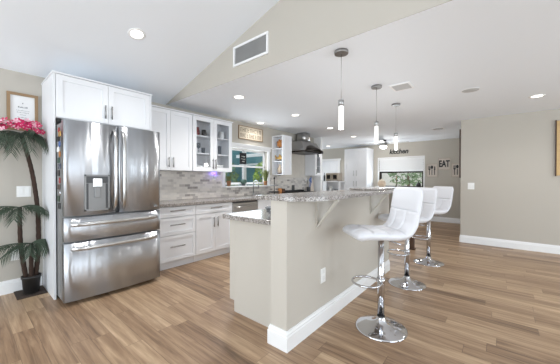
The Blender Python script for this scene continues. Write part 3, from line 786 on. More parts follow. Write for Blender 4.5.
# ------------------------------------------------------------------ island
IX0, IX1, IY0, IY1 = -1.345, -1.19, 1.505, 3.78
t = thing('kitchen_island', 'greige kitchen island with raised half wall and white baseboard', 'island', (-1.6, 2.6, 0))
MB().box(IX0, IX1, IY0, IY1, 0, 1.088).build('half_wall', 'island', t)
MB().box(-1.935, IX0 - 0.001, 1.648, IY1, 0.0, 0.872).build('base_cabinet', 'island', t)
MB().box(-2.0, -1.936, 1.648, IY1, 0.105, 0.872).build('cabinet_front', 'island', t)
b = MB()
T = 0.018
pr_ = base_prof(T, 0.145)
def mitre(d, k):      # corner loop points around near end of half wall
    return [(IX0 - d, 1.646), (IX0 - d, IY0 - d), (IX1 + d, IY0 - d), (IX1 + d, IY1)][k]
rows = []
for k in range(4):
    rows.append([(*mitre(d, k), z) for d, z in pr_])
b.rings(rows, True, True, True, False)
b.build('baseboard', 'trim', t)
for yy in (1.917, 3.106):
    b = MB()
    b.box(IX1 + 0.0005, IX1 + 0.012, yy - 0.022, yy + 0.022, 0.84, 1.087)
    b.box(IX1 + 0.012, IX1 + 0.20, yy - 0.022, yy + 0.022, 1.077, 1.087)
    b.prism([(IX1 + 0.012, 0.845), (IX1 + 0.012, 0.865), (IX1 + 0.175, 1.077), (IX1 + 0.195, 1.077)], 1, yy - 0.018, yy + 0.018)
    b.build('bracket', 'island', t)
t2 = thing('outlet_cover', 'white outlet cover on the island wall near first stool', 'outlet', (IX1, 2.01, 0.415))
MB().box(IX1 + 0.0005, IX1 + 0.006, 1.972, 2.052, 0.35, 0.475, 0.002).build('plate', 'plastic', t2)
for z in (0.378, 0.432): MB().box(IX1 + 0.006, IX1 + 0.009, 1.993, 2.031, z, z + 0.032, 0.001).build('socket', 'ceramic', t2)
# bar top: polygon slab with rounded outer corner
poly = [(-1.50, 1.49), (-1.22, 1.49)]
for k in range(1, 9):
    a = R(-90 + 90 * k / 8); poly.append((-1.22 + 0.24 * math.cos(a), 1.80 + 0.31 * math.sin(a)))
poly += [(-0.98, 3.70), (-1.02, 3.80), (-1.50, 3.80)]
tt = bmesh.new()
va = [tt.verts.new((x, y, 1.0895)) for x, y in poly]; vb = [tt.verts.new((x, y, 1.122)) for x, y in poly]
tt.faces.new(va); tt.faces.new(vb[::-1])
for i in range(len(poly)): j = (i + 1) % len(poly); tt.faces.new([va[i], vb[i], vb[j], va[j]])
bmesh.ops.recalc_face_normals(tt, faces=tt.faces)
b = MB(); b.merge(tt)
tag(b.build('countertop', 'granite'), 'raised speckled granite bar top on the island half wall', 'countertop')
tag(MB().box(-2.05, IX0 - 0.002, 1.60, 3.80, 0.8735, 0.915, 0.005, 2).build('countertop', 'granite'), 'lower speckled granite worktop on the kitchen side of island', 'countertop')
tag(MB().box(-1.42, -1.06, 3.02, 3.62, 1.1235, 1.145, 0.006, 2).build('serving_board', 'granite'), 'grey speckled stone board lying on far end of bar top', 'board')
bowl('bowl', 'clear glass bowl on lower island worktop beside half wall', -1.60, 1.86, 0.9165, 0.10, 0.075, 'ware')
tag(MB().lathe([(0.035, 0), (0.04, 0.01), (0.04, 0.10), (0.034, 0.115), (0, 0.118)], (-1.50, 1.75, 0.9165), 18).build('canister', 'greywood'), 'small grey patterned canister on lower island worktop', 'canister')

# ------------------------------------------------------------------ bar stools
def cat_pts(P, n):
    out = []
    P = [Vector(p) for p in P]
    for i in range(len(P) - 1):
        p0 = P[max(i - 1, 0)]; p1 = P[i]; p2 = P[i + 1]; p3 = P[min(i + 2, len(P) - 1)]
        for k in range(n):
            t = k / n
            out.append(0.5 * ((2 * p1) + (p2 - p0) * t + (2 * p0 - 5 * p1 + 4 * p2 - p3) * t * t + (3 * p1 - p0 - 3 * p2 + p3) * t ** 3))
    out.append(P[-1]); return out
def stool_shell():
    path = cat_pts([(0.268, 0, 0.784), (0.245, 0, 0.802), (0.19, 0, 0.812), (0.08, 0, 0.808), (-0.05, 0, 0.802), (-0.135, 0, 0.822), (-0.183, 0, 0.888), (-0.204, 0, 0.98), (-0.220, 0, 1.08), (-0.236, 0, 1.183)], 18)
    L = [0]
    for a, b in zip(path, path[1:]): L.append(L[-1] + (b - a).length)
    tot = L[-1]; rings = []; NT, NB = 40, 14
    def groove(x, c, wd): return math.exp(-((x - c) / wd) ** 2)
    for i, p in enumerate(path):
        d = (path[min(i + 1, len(path) - 1)] - path[max(i - 1, 0)]).normalized()
        nrm = Vector((d.z, 0, -d.x))
        s = L[i]; v = s / tot
        e = min(s, tot - s); rr = 0.035
        k = math.sqrt(max(0.02, 1 - (1 - min(1, e / rr)) ** 2))
        hw = 0.213 - 0.03 * (1 - min(1, e / 0.06)) ** 2; ht = (0.040 - 0.010 * v) * k
        ring = []
        for j in range(NT + 1):
            u = 1 - 2 * j / NT; u = math.copysign(1 - (1 - abs(u)) ** 1.15, u); y = hw * u
            q = ht * math.sqrt(max(0, 1 - abs(u) ** 7))
            g = sum(groove(s, c * tot, 0.008) for c in (0.15, 0.31, 0.475, 0.755))
            if v < 0.755: g += sum(groove(y, c, 0.008) for c in (-0.072, 0.072))
            q -= 0.013 * min(1, g) * k * (1 - abs(u) ** 8)
            ring.append(p + Vector((0, y, 0)) + nrm * q)
        for j in range(1, NB):
            u = -1 + 2 * j / NB
            ring.append(p + Vector((0, hw * u, 0)) - nrm * ht * math.sqrt(max(0, 1 - abs(u) ** 6)))
        rings.append(ring)
    cut = next(i for i, p in enumerate(path) if L[i] / tot > 0.475)
    return rings[:cut + 1], rings[cut:]
def make_stool():
    t = thing('bar_stool', '', 'bar stool', (0, 0, 0), 'white bar stools along the island')
    a, b_ = stool_shell()
    MB().rings(a, True, True).build('seat', 'leather', t)
    MB().rings(b_, True, True).build('backrest', 'leather', t)
    MB().lathe([(0.0, 0.0), (0.205, 0.0), (0.207, 0.006), (0.195, 0.014), (0.13, 0.028), (0.075, 0.045), (0.045, 0.066), (0.033, 0.09), (0.031, 0.10), (0.0, 0.10)], n=40).build('base', 'chrome', t)
    MB().lathe([(0.028, 0.101), (0.028, 0.47), (0.026, 0.475), (0.026, 0.748)], n=24).build('column', 'chrome', t)
    MB().lathe([(0.034, 0.385), (0.034, 0.425)], n=24).build('collar', 'chrome', t)
    b = MB(); pts = []
    for k in range(25):
        a = R(-165 + 330 * k / 24); pts.append((0.125 + 0.115 * math.cos(a), 0.125 * math.sin(a), 0.395))
    pts = [(0.03, -0.015, 0.395)] + pts + [(0.03, 0.015, 0.395)]
    b.tube(pts, 0.009, 10); b.build('footrest', 'chrome', t)
    MB().lathe([(0.036, 0.749), (0.09, 0.763), (0.09, 0.772), (0, 0.772)], n=20).build('seat_mount', 'steel2', t)
    b = MB(); b.tube([(0.0, 0.03, 0.756), (-0.05, 0.14, 0.750), (-0.07, 0.19, 0.743)], 0.006, 8); b.build('lever', 'chrome', t)
    b = MB(); b.lathe([(0.029, 0.0), (0.032, 0.003), (0.030, 0.012), (0.0285, 0.012)], (0, 0, 0.101), 16); b.build('column_boot', 'black', t)
    return t
s1_ = make_stool()
face = R(225)
spots = [(-0.77, 2.25, 'white tufted bar stool with chrome base nearest the camera'), (-0.862, 3.41, 'middle white bar stool, partly behind the nearest stool'), (-0.835, 4.50, 'farthest white bar stool, past the end of the island')]
for i, (x, y, lb) in enumerate(spots):
    o = s1_ if i == 0 else copy_tree(s1_)
    o.location = (x, y, 0); o.rotation_euler = (0, 0, face + (0, 0.19, 0.05)[i]); o['label'] = lb; o.scale = (1, 1, (1, 0.975, 0.97)[i])

t = thing('wooden_pedestal', 'dark brown wooden pedestal post standing on the floor behind the middle stool', 'pedestal', (-1.22, 5.17, 0))
MB().box(-1.255, -1.185, 5.135, 5.205, 0.025, 0.58, 0.004).build('post', 'brownwood', t)
MB().box(-1.27, -1.17, 5.12, 5.22, 0.0, 0.024, 0.004).build('foot', 'brownwood', t)
MB().box(-1.30, -1.14, 5.09, 5.25, 0.581, 0.605, 0.005).build('top', 'brownwood', t)

# ------------------------------------------------------------------ pendant lamps
def pendant(x, y, label):
    t = thing('pendant_lamp', label, 'pendant lamp', (x, y, 1.715), 'pendant lamps over the bar')
    MB().lathe([(0.062, 2.412), (0.064, 2.418), (0.064, 2.438)], (x, y, 0), 28).build('canopy', 'pullm', t)
    MB().tube([(x, y, 1.985), (x, y, 2.412)], 0.0022, 6).build('cable', 'nickel', t)
    MB().lathe([(0.0, 1.93), (0.026, 1.93), (0.026, 1.985), (0.012, 1.99), (0, 1.99)], (x, y, 0), 20).build('cap', 'nickel', t)
    MB().lathe([(0.0, 1.715), (0.022, 1.715), (0.023, 1.72), (0.023, 1.9295), (0, 1.9295)], (x, y, 0), 20).build('lit_tube', 'acryl', t)
    d = bpy.data.lights.new('pendant_glow', 'POINT'); d.energy = 5.5; d.shadow_soft_size = 0.05; d.color = (1, 0.98, 0.95)
    o = bpy.data.objects.new('pendant_glow', d); C.objects.link(o); o.parent = t; o.location = (0, 0, -0.06)
    return t
for x, y, n in ((-1.148, 2.265, 'nearest'), (-1.226, 3.39, 'middle'), (-1.28, 4.388, 'farthest')):
    pendant(x, y, n + ' of three chrome pendant lamps with lit acrylic tubes')

# ------------------------------------------------------------------ ceiling fixtures
def downlight(c, label, tilt=0.0, r=0.08, power=32.0):
    t = thing('recessed_light', label, 'ceiling light', c, 'recessed ceiling lights')
    m = Matrix.Rotation(tilt, 3, 'Y')
    MB().lathe([(r * 0.8, -0.004), (r, -0.008), (r * 1.12, -0.004), (r * 1.14, -0.0006), (r * 0.8, -0.0006)], c, 28, m).build('trim_ring', 'trim', t)
    MB().lathe([(0, -0.0008), (r * 0.8, -0.0008), (r * 0.8, -0.005), (0, -0.005)], c, 24, m).build('lens', 'glow', t)
    d = bpy.data.lights.new('downlight_beam', 'SPOT'); d.energy = power; d.spot_size = R(150); d.spot_blend = 0.8; d.shadow_soft_size = r * 0.7; d.color = (1, 0.98, 0.95)
    o = bpy.data.objects.new('downlight_beam', d); C.objects.link(o); o.parent = t; o.location = m @ Vector((0, 0, -0.02)); o.rotation_euler = (0, tilt, 0)
for c, lb in (((-2.917, 2.575, CE), 'recessed ceiling light just past the soffit over the walkway'), ((-2.922, 3.95, CE), 'recessed ceiling light between soffit light and hood'), ((-3.90, 4.04, CE), 'recessed ceiling light above the sink window sign'),
              ((-3.04, 5.45, CE), 'recessed ceiling light beside the range hood chimney'), ((-3.13, 6.92, CE), 'recessed ceiling light before the white pantry'), ((-4.70, 8.29, CE), 'recessed ceiling light in the far room above toaster oven'),
              ((0.384, 5.246, CE), 'recessed ceiling light by the blank right wall')):
    downlight(c, lb, power=11.0 if 'sign' in lb or 'hood' in lb else 64.0 if 'soffit' in lb else 30.0)
xL = -2.93; downlight((xL, 1.18, vz(xL)), 'recessed light in the sloping ceiling above the refrigerator', -math.atan(0.27), 0.075)
t = thing('ceiling_speaker', 'round white flush speaker in ceiling near the right wall', 'speaker', (-0.321, 4.336, CE))
MB().lathe([(0.105, -0.001), (0.105, -0.006), (0.095, -0.008), (0.095, -0.001)], (-0.321, 4.336, CE), 32).build('rim', 'trim', t)
MB().lathe([(0, -0.001), (0.094, -0.001), (0.094, -0.005), (0, -0.006)], (-0.321, 4.336, CE), 32).build('grille', 'grille', t)
def ceil_vent(x, y, sx, sy, label):
    t = thing('ceiling_vent', label, 'vent', (x, y, CE))
    z = CE - 0.001; b = MB(); w_ = 0.022
    for q in ((x - sx, x + sx, y - sy, y - sy + w_), (x - sx, x + sx, y + sy - w_, y + sy), (x - sx, x - sx + w_, y - sy + w_, y + sy - w_), (x + sx - w_, x + sx, y - sy + w_, y + sy - w_)):
        b.box(*q, z - 0.01, z)
    b.build('frame', 'trim', t)
    MB().box(x - sx + w_, x + sx - w_, y - sy + w_, y + sy - w_, z - 0.002, z).build('backing', 'ventdk', t)
    n = 6
    for k in range(n):
        yy = y - sy + w_ + (2 * sy - 2 * w_) * (k + 0.5) / n
        MB().prism([(yy - 0.010, z - 0.003), (yy - 0.006, z - 0.003), (yy + 0.008, z - 0.012), (yy + 0.004, z - 0.012)], 0, x - sx + w_, x + sx - w_).build('slat', 'grille', t)
ceil_vent(-0.985, 3.61, 0.12, 0.13, 'square white ceiling vent beside the middle pendant lamp')
ceil_vent(-1.135, 7.09, 0.12, 0.12, 'small far ceiling vent near the dining window wall')
t = thing('return_vent', 'white framed return air grille on the triangular soffit', 'vent', (-2.185, SY - 0.005, 2.585))
b = MB(); yv = SY - 0.0045
for x0, x1, z0, z1 in ((-2.465, -1.905, 2.585, 2.61), (-2.465, -1.905, 2.795, 2.82), (-2.465, -2.44, 2.61, 2.795), (-1.93, -1.905, 2.61, 2.795)): b.box(x0, x1, yv - 0.014, yv, z0, z1)
b.build('frame', 'trim', t)
MB().box(-2.44, -1.93, yv - 0.002, yv, 2.61, 2.795).build('backing', 'ventdk', t)
for k in range(30):
    x = -2.432 + 0.51 * k / 30
    MB().prism([(x, yv - 0.003), (x + 0.004, yv - 0.003), (x + 0.012, yv - 0.011), (x + 0.008, yv - 0.011)], 2, 2.611, 2.794).build('slat', 'grille', t)

# ceiling fan in the dining area
t = thing('ceiling_fan', 'dark bladed ceiling fan with lit bowl near dining window', 'ceiling fan', (-2.74, 8.15, 2.15))
fc = (-2.74, 8.15, 0)
MB().lathe([(0.085, 2.438), (0.085, 2.415), (0.05, 2.395), (0.0, 2.395)], fc, 20).build('canopy', 'bronze', t)
MB().lathe([(0.0, 2.394), (0.055, 2.394), (0.11, 2.37), (0.115, 2.29), (0.09, 2.265), (0.0, 2.265)], fc, 24).build('motor_housing', 'nickel', t)
MB().lathe([(0.0, 2.264), (0.105, 2.264), (0.108, 2.235), (0.09, 2.205), (0.05, 2.19), (0.0, 2.187)], fc, 24).build('light_bowl', 'glow', t)
d = bpy.data.lights.new('fan_glow', 'POINT'); d.energy = 14; d.shadow_soft_size = 0.08; d.color = (1, 0.98, 0.95)
o = bpy.data.objects.new('fan_glow', d); C.objects.link(o); o.parent = t; o.location = (0, 0, -0.03)
for k in range(4):
    a = R(12 + 90 * k); ca, sa = math.cos(a), math.sin(a)
    b = MB(lambda x, y, z, ca=ca, sa=sa: (fc[0] + x * ca - y * sa, fc[1] + x * sa + y * ca, z))
    b.prism([(0.12, -0.045), (0.2, -0.065), (0.66, -0.072), (0.70, -0.04), (0.70, 0.04), (0.66, 0.072), (0.2, 0.065), (0.12, 0.045)], 2, 2.345, 2.353)
    b.build('blade', 'grille', t)

# ------------------------------------------------------------------ pantry, far room
t = thing('pantry_cabinet', 'tall white pantry cabinet with four doors by the dining window', 'pantry', (-3.78, 8.79, 0))
p0, p1, py = -4.18, -3.385, 8.52
MB().box(p0, p1, py, 9.095, 0.0, 2.30).build('body', 'white', t)
fy = faceY(py - 0.001); pm = (p0 + p1) / 2
for a0, a1, hx in ((p0, pm, pm - 0.05), (pm, p1, pm + 0.05)):
    shaker(fy, a0, a1, 1.30, 2.29, t, handle=(hx, 1.38, hx, 1.56), rail=0.07, hm='nickel')
    shaker(fy, a0, a1, 0.08, 1.295, t, handle=(hx, 1.03, hx, 1.21), rail=0.07, hm='nickel')
t = thing('open_cart', 'white open shelf stand holding the toaster oven', 'stand', (-4.38, 8.05, 0))
c0, c1, cy0, cy1 = -4.72, -4.02, 7.85, 8.25
for x in (c0, c1 - 0.05):
    for y in (cy0, cy1 - 0.05): MB().box(x, x + 0.05, y, y + 0.05, 0, 1.169).build('leg', 'white', t)
MB().box(c0 - 0.01, c1 + 0.01, cy0 - 0.01, cy1 + 0.01, 1.17, 1.205).build('top', 'white', t)
MB().box(c0 + 0.002, c1 - 0.002, cy1 - 0.012, cy1 - 0.002, 0.3, 1.169).build('back_panel', 'shelfback', t)
for z in (0.83, 0.30): MB().box(c0 + 0.051, c1 - 0.051, cy0 + 0.002, cy1 - 0.013, z, z + 0.025).build('shelf', 'white', t)
t = thing('toaster_oven', 'beige double door toaster oven on the white stand', 'toaster oven', (-4.36, 8.03, 1.206))
MB().box(-4.58, -4.09, 7.90, 8.2, 1.215, 1.475, 0.02, 2).build('casing', 'beige', t)
for x0, x1 in ((-4.545, -4.365), (-4.305, -4.125)):
    o = MB().box(x0, x1, 7.885, 7.899, 1.235, 1.45, 0.004).build('door', 'beige', t)
    MB().box(x0 + 0.025, x1 - 0.025, 7.880, 7.884, 1.275, 1.41).build('window', 'ovenblk', o)
for x in (-4.55, -4.14):
    MB().box(x, x + 0.03, 7.92, 8.18, 1.2055, 1.214).build('foot', 'black', t)
tag(MB().lathe([(0.03, 0), (0.032, 0.16), (0.012, 0.22), (0.012, 0.28), (0, 0.282)], (-4.65, 7.95, 1.206), 14).build('bottle', 'black'), 'black bottle on white stand left of toaster oven', 'bottle')
bowl('jug', 'pale jug on the shelf of the white stand', -4.45, 8.03, 0.856, 0.07, 0.17, 'ceramic', 'jug')
bowl('pot', 'dark pot on the shelf of the white stand', -4.22, 8.03, 0.856, 0.09, 0.08, 'dkplast', 'pot')
tag(MB().box(-4.86, -4.79, 7.8, 8.1, 0.0, 1.21, 0.008).build('upright_slab', 'black'), 'slim black upright box left of the white stand', 'box')  # plain slab for an unidentified dark upright shape
# dining sill pieces
t = thing('cookie_jar', 'tan round cookie jar in front of dining window', 'jar', (-2.95, 8.6, 1.0))
tb = thing('console_table', 'white console table under the dining window', 'table', (-2.55, 8.65, 0))
MB().box(-3.25, -1.7, 8.42, 9.0, 0.985, 1.02, 0.004).build('top', 'trim', tb)
for x in (-3.2, -1.79):
    for y in (8.46, 8.92): MB().box(x, x + 0.04, y, y + 0.04, 0, 0.984).build('leg', 'trim', tb)
t.location.z = 1.021
MB().lathe([(0.08, 0), (0.12, 0.05), (0.13, 0.12), (0.10, 0.19)], (-2.93, 8.6, 1.021), 20).build('body', 'basket', t)
MB().lathe([(0.105, 0.191), (0.09, 0.22), (0.03, 0.235), (0.025, 0.26), (0, 0.262)], (-2.93, 8.6, 1.021), 20).build('lid', 'cream', t)
t = thing('candlestick', 'slim brown candlestick standing on sill of dining window', 'candlestick', (-2.55, 8.85, 1.021))
MB().lathe([(0.045, 0), (0.045, 0.01), (0.014, 0.03), (0.012, 0.20), (0.03, 0.215), (0.03, 0.225), (0, 0.225)], (-2.55, 8.85, 1.021), 16).build('stem', 'brownwood', t)
MB().lathe([(0.018, 0.226), (0.018, 0.33), (0, 0.33)], (-2.55, 8.85, 1.021), 12).build('candle', 'oak', t)
t = thing('ornament_bell', 'small black bell shaped ornament at right of dining window', 'ornament', (-1.93, 8.9, 1.021))
MB().lathe([(0.075, 0), (0.075, 0.03), (0.06, 0.10), (0.02, 0.15), (0, 0.155)], (-1.93, 8.9, 1.021), 18).build('bell', 'black', t)
MB().ball((-1.93, 8.9, 1.021 + 0.170), 0.016).build('knob', 'black', t)

# ------------------------------------------------------------------ back wall signs
YW = 9.0985
o = text_mesh('kitchen', 0.215, 0.008, 'word_sign', 'black', None, (-2.565, YW - 0.01, 2.165), (R(90), 0, 0), 0.2, 0.92, 0.006)
tag(o, 'black cut-out script word kitchen on wall above dining window', 'sign')
def plaque(x0, x1, z0, z1, name, label):
    t = thing(name, label, 'sign', ((x0 + x1) / 2, YW, z0))
    b = MB(); b.box(x0, x1, YW - 0.016, YW - 0.0005, z0, z1, 0.002); b.build('board', 'greywood', t)
    b = MB(); e = 0.015
    for q in ((x0 - e, x0, z0 - e, z1 + e), (x1, x1 + e, z0 - e, z1 + e), (x0, x1, z0 - e, z0), (x0, x1, z1, z1 + e)): b.box(q[0], q[1], YW - 0.026, YW - 0.0005, q[2], q[3])
    b.build('frame', 'beige', t)
    return t
t = plaque(-1.43, -1.15, 1.555, 1.875, 'wall_plaque', 'square wooden wall plaque reading EAT in black letters')
text_mesh('EAT', 0.26, 0.003, 'lettering', 'black', t, (0, -0.02, 0.16), (R(90), 0, 0), 0, 0.60, 0.010)
def utensils(t, x0, x1, z0, z1):
    w_ = x1 - x0; y = YW - 0.020; xs = [x0 + w_ * q for q in (0.24, 0.5, 0.76)]; zb = z0 + 0.05; zt = z1 - 0.05; zm = z0 + (z1 - z0) * 0.56
    b = MB(lambda x, z, d: (x, y - d, z)); x = xs[0]
    b.box(x - 0.009, x + 0.009, zb, zm, 0, 0.004).box(x - 0.026, x + 0.026, zm, zm + 0.03, 0, 0.004)
    for k in (-1, 0, 1): b.box(x + k * 0.021 - 0.005, x + k * 0.021 + 0.005, zm + 0.03, zt, 0, 0.004)
    b.build('fork', 'black', t)
    b = MB(lambda x, z, d: (x, y - d, z)); x = xs[1]
    b.box(x - 0.009, x + 0.009, zb, zm + 0.01, 0, 0.004)
    b.prism([(x + 0.032 * math.cos(a), (zm + zt) / 2 + 0.02 + 0.052 * math.sin(a)) for a in [2 * PI * k / 16 for k in range(16)]], 2, 0, 0.004)
    b.build('spoon', 'black', t)
    b = MB(lambda x, z, d: (x, y - d, z)); x = xs[2]
    b.box(x - 0.010, x + 0.010, zb, zm - 0.01, 0, 0.004).prism([(x - 0.014, zm - 0.01), (x + 0.02, zm - 0.01), (x + 0.02, zt - 0.03), (x - 0.004, zt)], 2, 0, 0.004)
    b.build('knife', 'black', t)
t = plaque(-1.735, -1.475, 1.345, 1.715, 'wall_plaque', 'wooden plaque with black cutlery shapes left of EAT plaque'); utensils(t, -1.735, -1.475, 1.345, 1.715)
t = plaque(-1.095, -0.835, 1.345, 1.715, 'wall_plaque', 'wooden plaque with black cutlery shapes right of EAT plaque'); utensils(t, -1.095, -0.835, 1.345, 1.715)
t = thing('picture_frame', 'dark framed picture on the side of grey wall seen edge on', 'picture', (-0.65, 6.75, 1.29))
MB().box(-0.655, -0.6265, 6.45, 7.1, 1.29, 2.27, 0.003).build('frame', 'brownwood', t)
MB().box(-0.658, -0.6555, 6.50, 7.05, 1.34, 2.22).build('canvas', 'greywood', t)
# right wall
t = thing('light_switch', 'white double light switch on the blank right wall', 'light switch', (-0.455, 6.42, 1.06))
MB().box(-0.51, -0.402, 6.413, 6.4195, 1.06, 1.19, 0.002).build('plate', 'plastic', t)
for x in (-0.485, -0.444): MB().box(x, x + 0.03, 6.408, 6.4125, 1.09, 1.16, 0.002).build('rocker', 'ceramic', t)
t = thing('wood_wall_art', 'tan wooden wall panel cut by right edge of the photo', 'wall art', (1.1, 6.42, 1.32))
MB().box(0.71, 1.5, 6.39, 6.4185, 1.32, 2.24, 0.003).build('panel', 'tanwood', t)
MB().box(0.695, 0.709, 6.385, 6.4185, 1.31, 2.25).build('edge_strip', 'brownwood', t)

# ------------------------------------------------------------------ left wall pieces
t = thing('framed_print', 'wooden framed white print on wall above the pink flowers', 'picture', (WX, 0.445, 1.77))
fm = faceX(WX + 0.001)
b = MB(fm); y0, y1, z0, z1 = 0.318, 0.572, 1.79, 2.205; e = 0.028
b.box(y0, y0 + e, z0, z1, 0, 0.022).box(y1 - e, y1, z0, z1, 0, 0.022).box(y0 + e, y1 - e, z0, z0 + e, 0, 0.022).box(y0 + e, y1 - e, z1 - e, z1, 0, 0.022)
b.build('frame', 'oak', t)
MB(fm).box(y0 + e, y1 - e, z0 + e, z1 - e, 0, 0.006).build('paper', 'paper', t)
for zz, yw, th in ((2.09, 0.012, 0.008), (2.045, 0.08, 0.011), (2.012, 0.11, 0.004), (1.99, 0.10, 0.004), (1.965, 0.05, 0.004), (1.935, 0.09, 0.004), (1.91, 0.09, 0.004)):
    n = max(1, int(yw / 0.012)); b = MB(fm)
    for k in range(n):
        yy = 0.447 - yw / 2 + yw * k / n
        hh = th * (0.6 + 0.8 * ((k * 7 + int(zz * 100)) % 5) / 4)
        b.box(yy, yy + yw / n * 0.78, zz, zz + hh, 0.006, 0.0068)
    b.build('printed_line', 'ink', t)
def plate(y, z, w_, h_, label, name, parts, cat):
    t = thing(name, label, cat, (WX, y, z - h_ / 2)); fm = faceX(WX + 0.0005)
    MB(fm).box(y - w_ / 2, y + w_ / 2, z - h_ / 2, z + h_ / 2, 0, 0.006, 0.0015).build('plate', 'plastic', t)
    for (dy, dz, a, b_) in parts: MB(fm).box(y + dy - a / 2, y + dy + a / 2, z + dz - b_ / 2, z + dz + b_ / 2, 0.006, 0.01, 0.001).build('rocker' if cat == 'light switch' else 'socket', 'ceramic', t)
plate(0.45, 1.11, 0.118, 0.122, 'white double light switch behind the tall palm trunk', 'light_switch', ((-0.025, 0, 0.034, 0.068), (0.025, 0, 0.034, 0.068)), 'light switch')
plate(0.375, 0.41, 0.072, 0.118, 'white wall outlet low behind the palm trunks', 'outlet_cover', ((0, 0.027, 0.034, 0.03), (0, -0.027, 0.034, 0.03)), 'outlet')

# sign above sink window
t = thing('kitchen_sign', 'cream board with two rows of brown lettering above sink window', 'sign', (WX, 3.97, 2.10))
b = MB(fm); y0, y1, z0, z1 = 3.635, 4.315, 2.10, 2.355
b.box(y0, y1, z0, z1, 0, 0.014, 0.002); b.build('board', 'cream', t)
b = MB(fm); e = 0.012
b.box(y0 - e, y0, z0 - e, z1 + e, 0, 0.022).box(y1, y1 + e, z0 - e, z1 + e, 0, 0.022).box(y0, y1, z0 - e, z0, 0, 0.022).box(y0, y1, z1, z1 + e, 0, 0.022); b.build('frame', 'oak', t)
b = MB(fm); r_ = random.Random(11)
for zr, hh, n in ((2.24, 0.085, 9), (2.125, 0.085, 10)):
    for k in range(n):
        a = y0 + 0.03 + (y1 - y0 - 0.06) * k / n; wd = (y1 - y0 - 0.06) / n * 0.72; kind = (k * 5 + int(zr * 100)) % 4; s = 0.012
        b.box(a, a + s, zr, zr + hh, 0.014, 0.0165)
        if kind in (0, 1): b.box(a + wd - s, a + wd, zr, zr + hh, 0.014, 0.0165)
        if kind in (0, 2): b.box(a + s, a + wd - s, zr + hh - s, zr + hh, 0.014, 0.0165)
        if kind in (1, 3): b.box(a + s, a + wd - s, zr + hh / 2, zr + hh / 2 + s, 0.014, 0.0165)
        if kind in (2, 3): b.box(a + s, a + wd - s, zr, zr + s, 0.014, 0.0165)
b.build('lettering', 'darkink', t)
# chalk sign in the window
t = thing('chalk_sign', 'small black chalk sign hanging in the sink window', 'sign', (WX - 0.06, 3.80, 1.56))
fs = faceX(WX - 0.07); b = MB(fs); y0, y1, z0, z1 = 3.72, 3.905, 1.575, 1.815
b.box(y0, y1, z0, z1, 0, 0.012, 0.002); b.build('board', 'slate', t)
b = MB(fs)
for zz, yw in ((1.735, 0.10), (1.68, 0.12), (1.63, 0.07)):
    pts = [((y0 + y1) / 2 - yw / 2 + yw * k / 16, zz + 0.014 * math.sin(k * 1.7) * (1 if k % 3 else 0.4), 0.014) for k in range(17)]
    b.tube(pts, 0.0035 if zz > 1.7 else 0.002, 6)
b.build('chalk_writing', 'chalk', t)
b = MB(fs); b.tube([(y0 + 0.02, z1, 0.006), ((y0 + y1) / 2, z1 + 0.05, 0.006), (y1 - 0.02, z1, 0.006)], 0.002, 6); b.build('cord', 'black', t)

# window sill plants
def grass_pot(name, label, c, r, h, gh, n, seed):
    t = thing(name, label, 'plant', c); r_ = random.Random(seed)
    MB().lathe([(r * 0.72, 0), (r, h), (r * 1.06, h), (r * 1.06, h * 0.86), (r * 0.92, h * 0.86), (r * 0.9, h * 0.88), (0, h * 0.88)], c, 18).build('pot', 'terra', t)
    b = MB()
    for i in range(n):
        a = r_.uniform(0, 2 * PI); rr = r_.uniform(0, r * 0.75); ln = gh * r_.uniform(0.65, 1.05); sp = r_.uniform(0.05, 0.5)
        bx, by = c[0] + rr * math.cos(a), c[1] + rr * math.sin(a); zt = c[2] + h * 0.88
        dx, dy = math.cos(a) * sp * ln, math.sin(a) * sp * ln; w_ = 0.006
        wx, wy = -math.sin(a) * w_, math.cos(a) * w_
        p = [Vector((bx, by, zt)), Vector((bx + dx * 0.35, by + dy * 0.35, zt + ln * 0.6)), Vector((bx + dx, by + dy, zt + ln))]
        W = Vector((wx, wy, 0))
        A, B_, Cc, D, E_ = b.v(p[0] - W), b.v(p[0] + W), b.v(p[1] + W), b.v(p[1] - W), b.v(p[2])
        b.face([A, B_, Cc, D], True); b.face([D, Cc, E_], True)
    b.build('grass_blades', 'grass', t)
ZS = WZ0 + 0.0015
grass_pot('potted_grass', 'spiky green grass in a brown pot at right end of sink sill', (WX + 0.06, 4.375, ZS), 0.045, 0.095, 0.28, 190, 2)
grass_pot('potted_grass', 'grass in brown pot at left end of sink sill beside cupboard', (WX + 0.06, 3.33, ZS), 0.045, 0.10, 0.12, 90, 9)
t = thing('cactus', 'round dark green cactus ball on the sink sill', 'plant', (WX - 0.03, 3.80, ZS))
MB().lathe([(0.035, 0), (0.042, 0.03), (0.036, 0.03), (0, 0.028)], (WX - 0.03, 3.80, ZS), 16).build('dish', 'dkplast', t)
b = MB(); cc = Vector((WX - 0.03, 3.80, ZS + 0.083))
rings = []
for i in range(11):
    a = -PI / 2 + PI * i / 10; rings.append([(cc.x + 0.058 * max(0.02, math.cos(a)) * (1 + 0.1 * math.cos(12 * th)) * math.cos(th), cc.y + 0.066 * max(0.02, math.cos(a)) * (1 + 0.1 * math.cos(12 * th)) * math.sin(th), cc.z + 0.055 * math.sin(a)) for th in [2 * PI * k / 48 for k in range(48)]])
b.rings(rings); b.build('ribbed_ball', 'cactus', t)
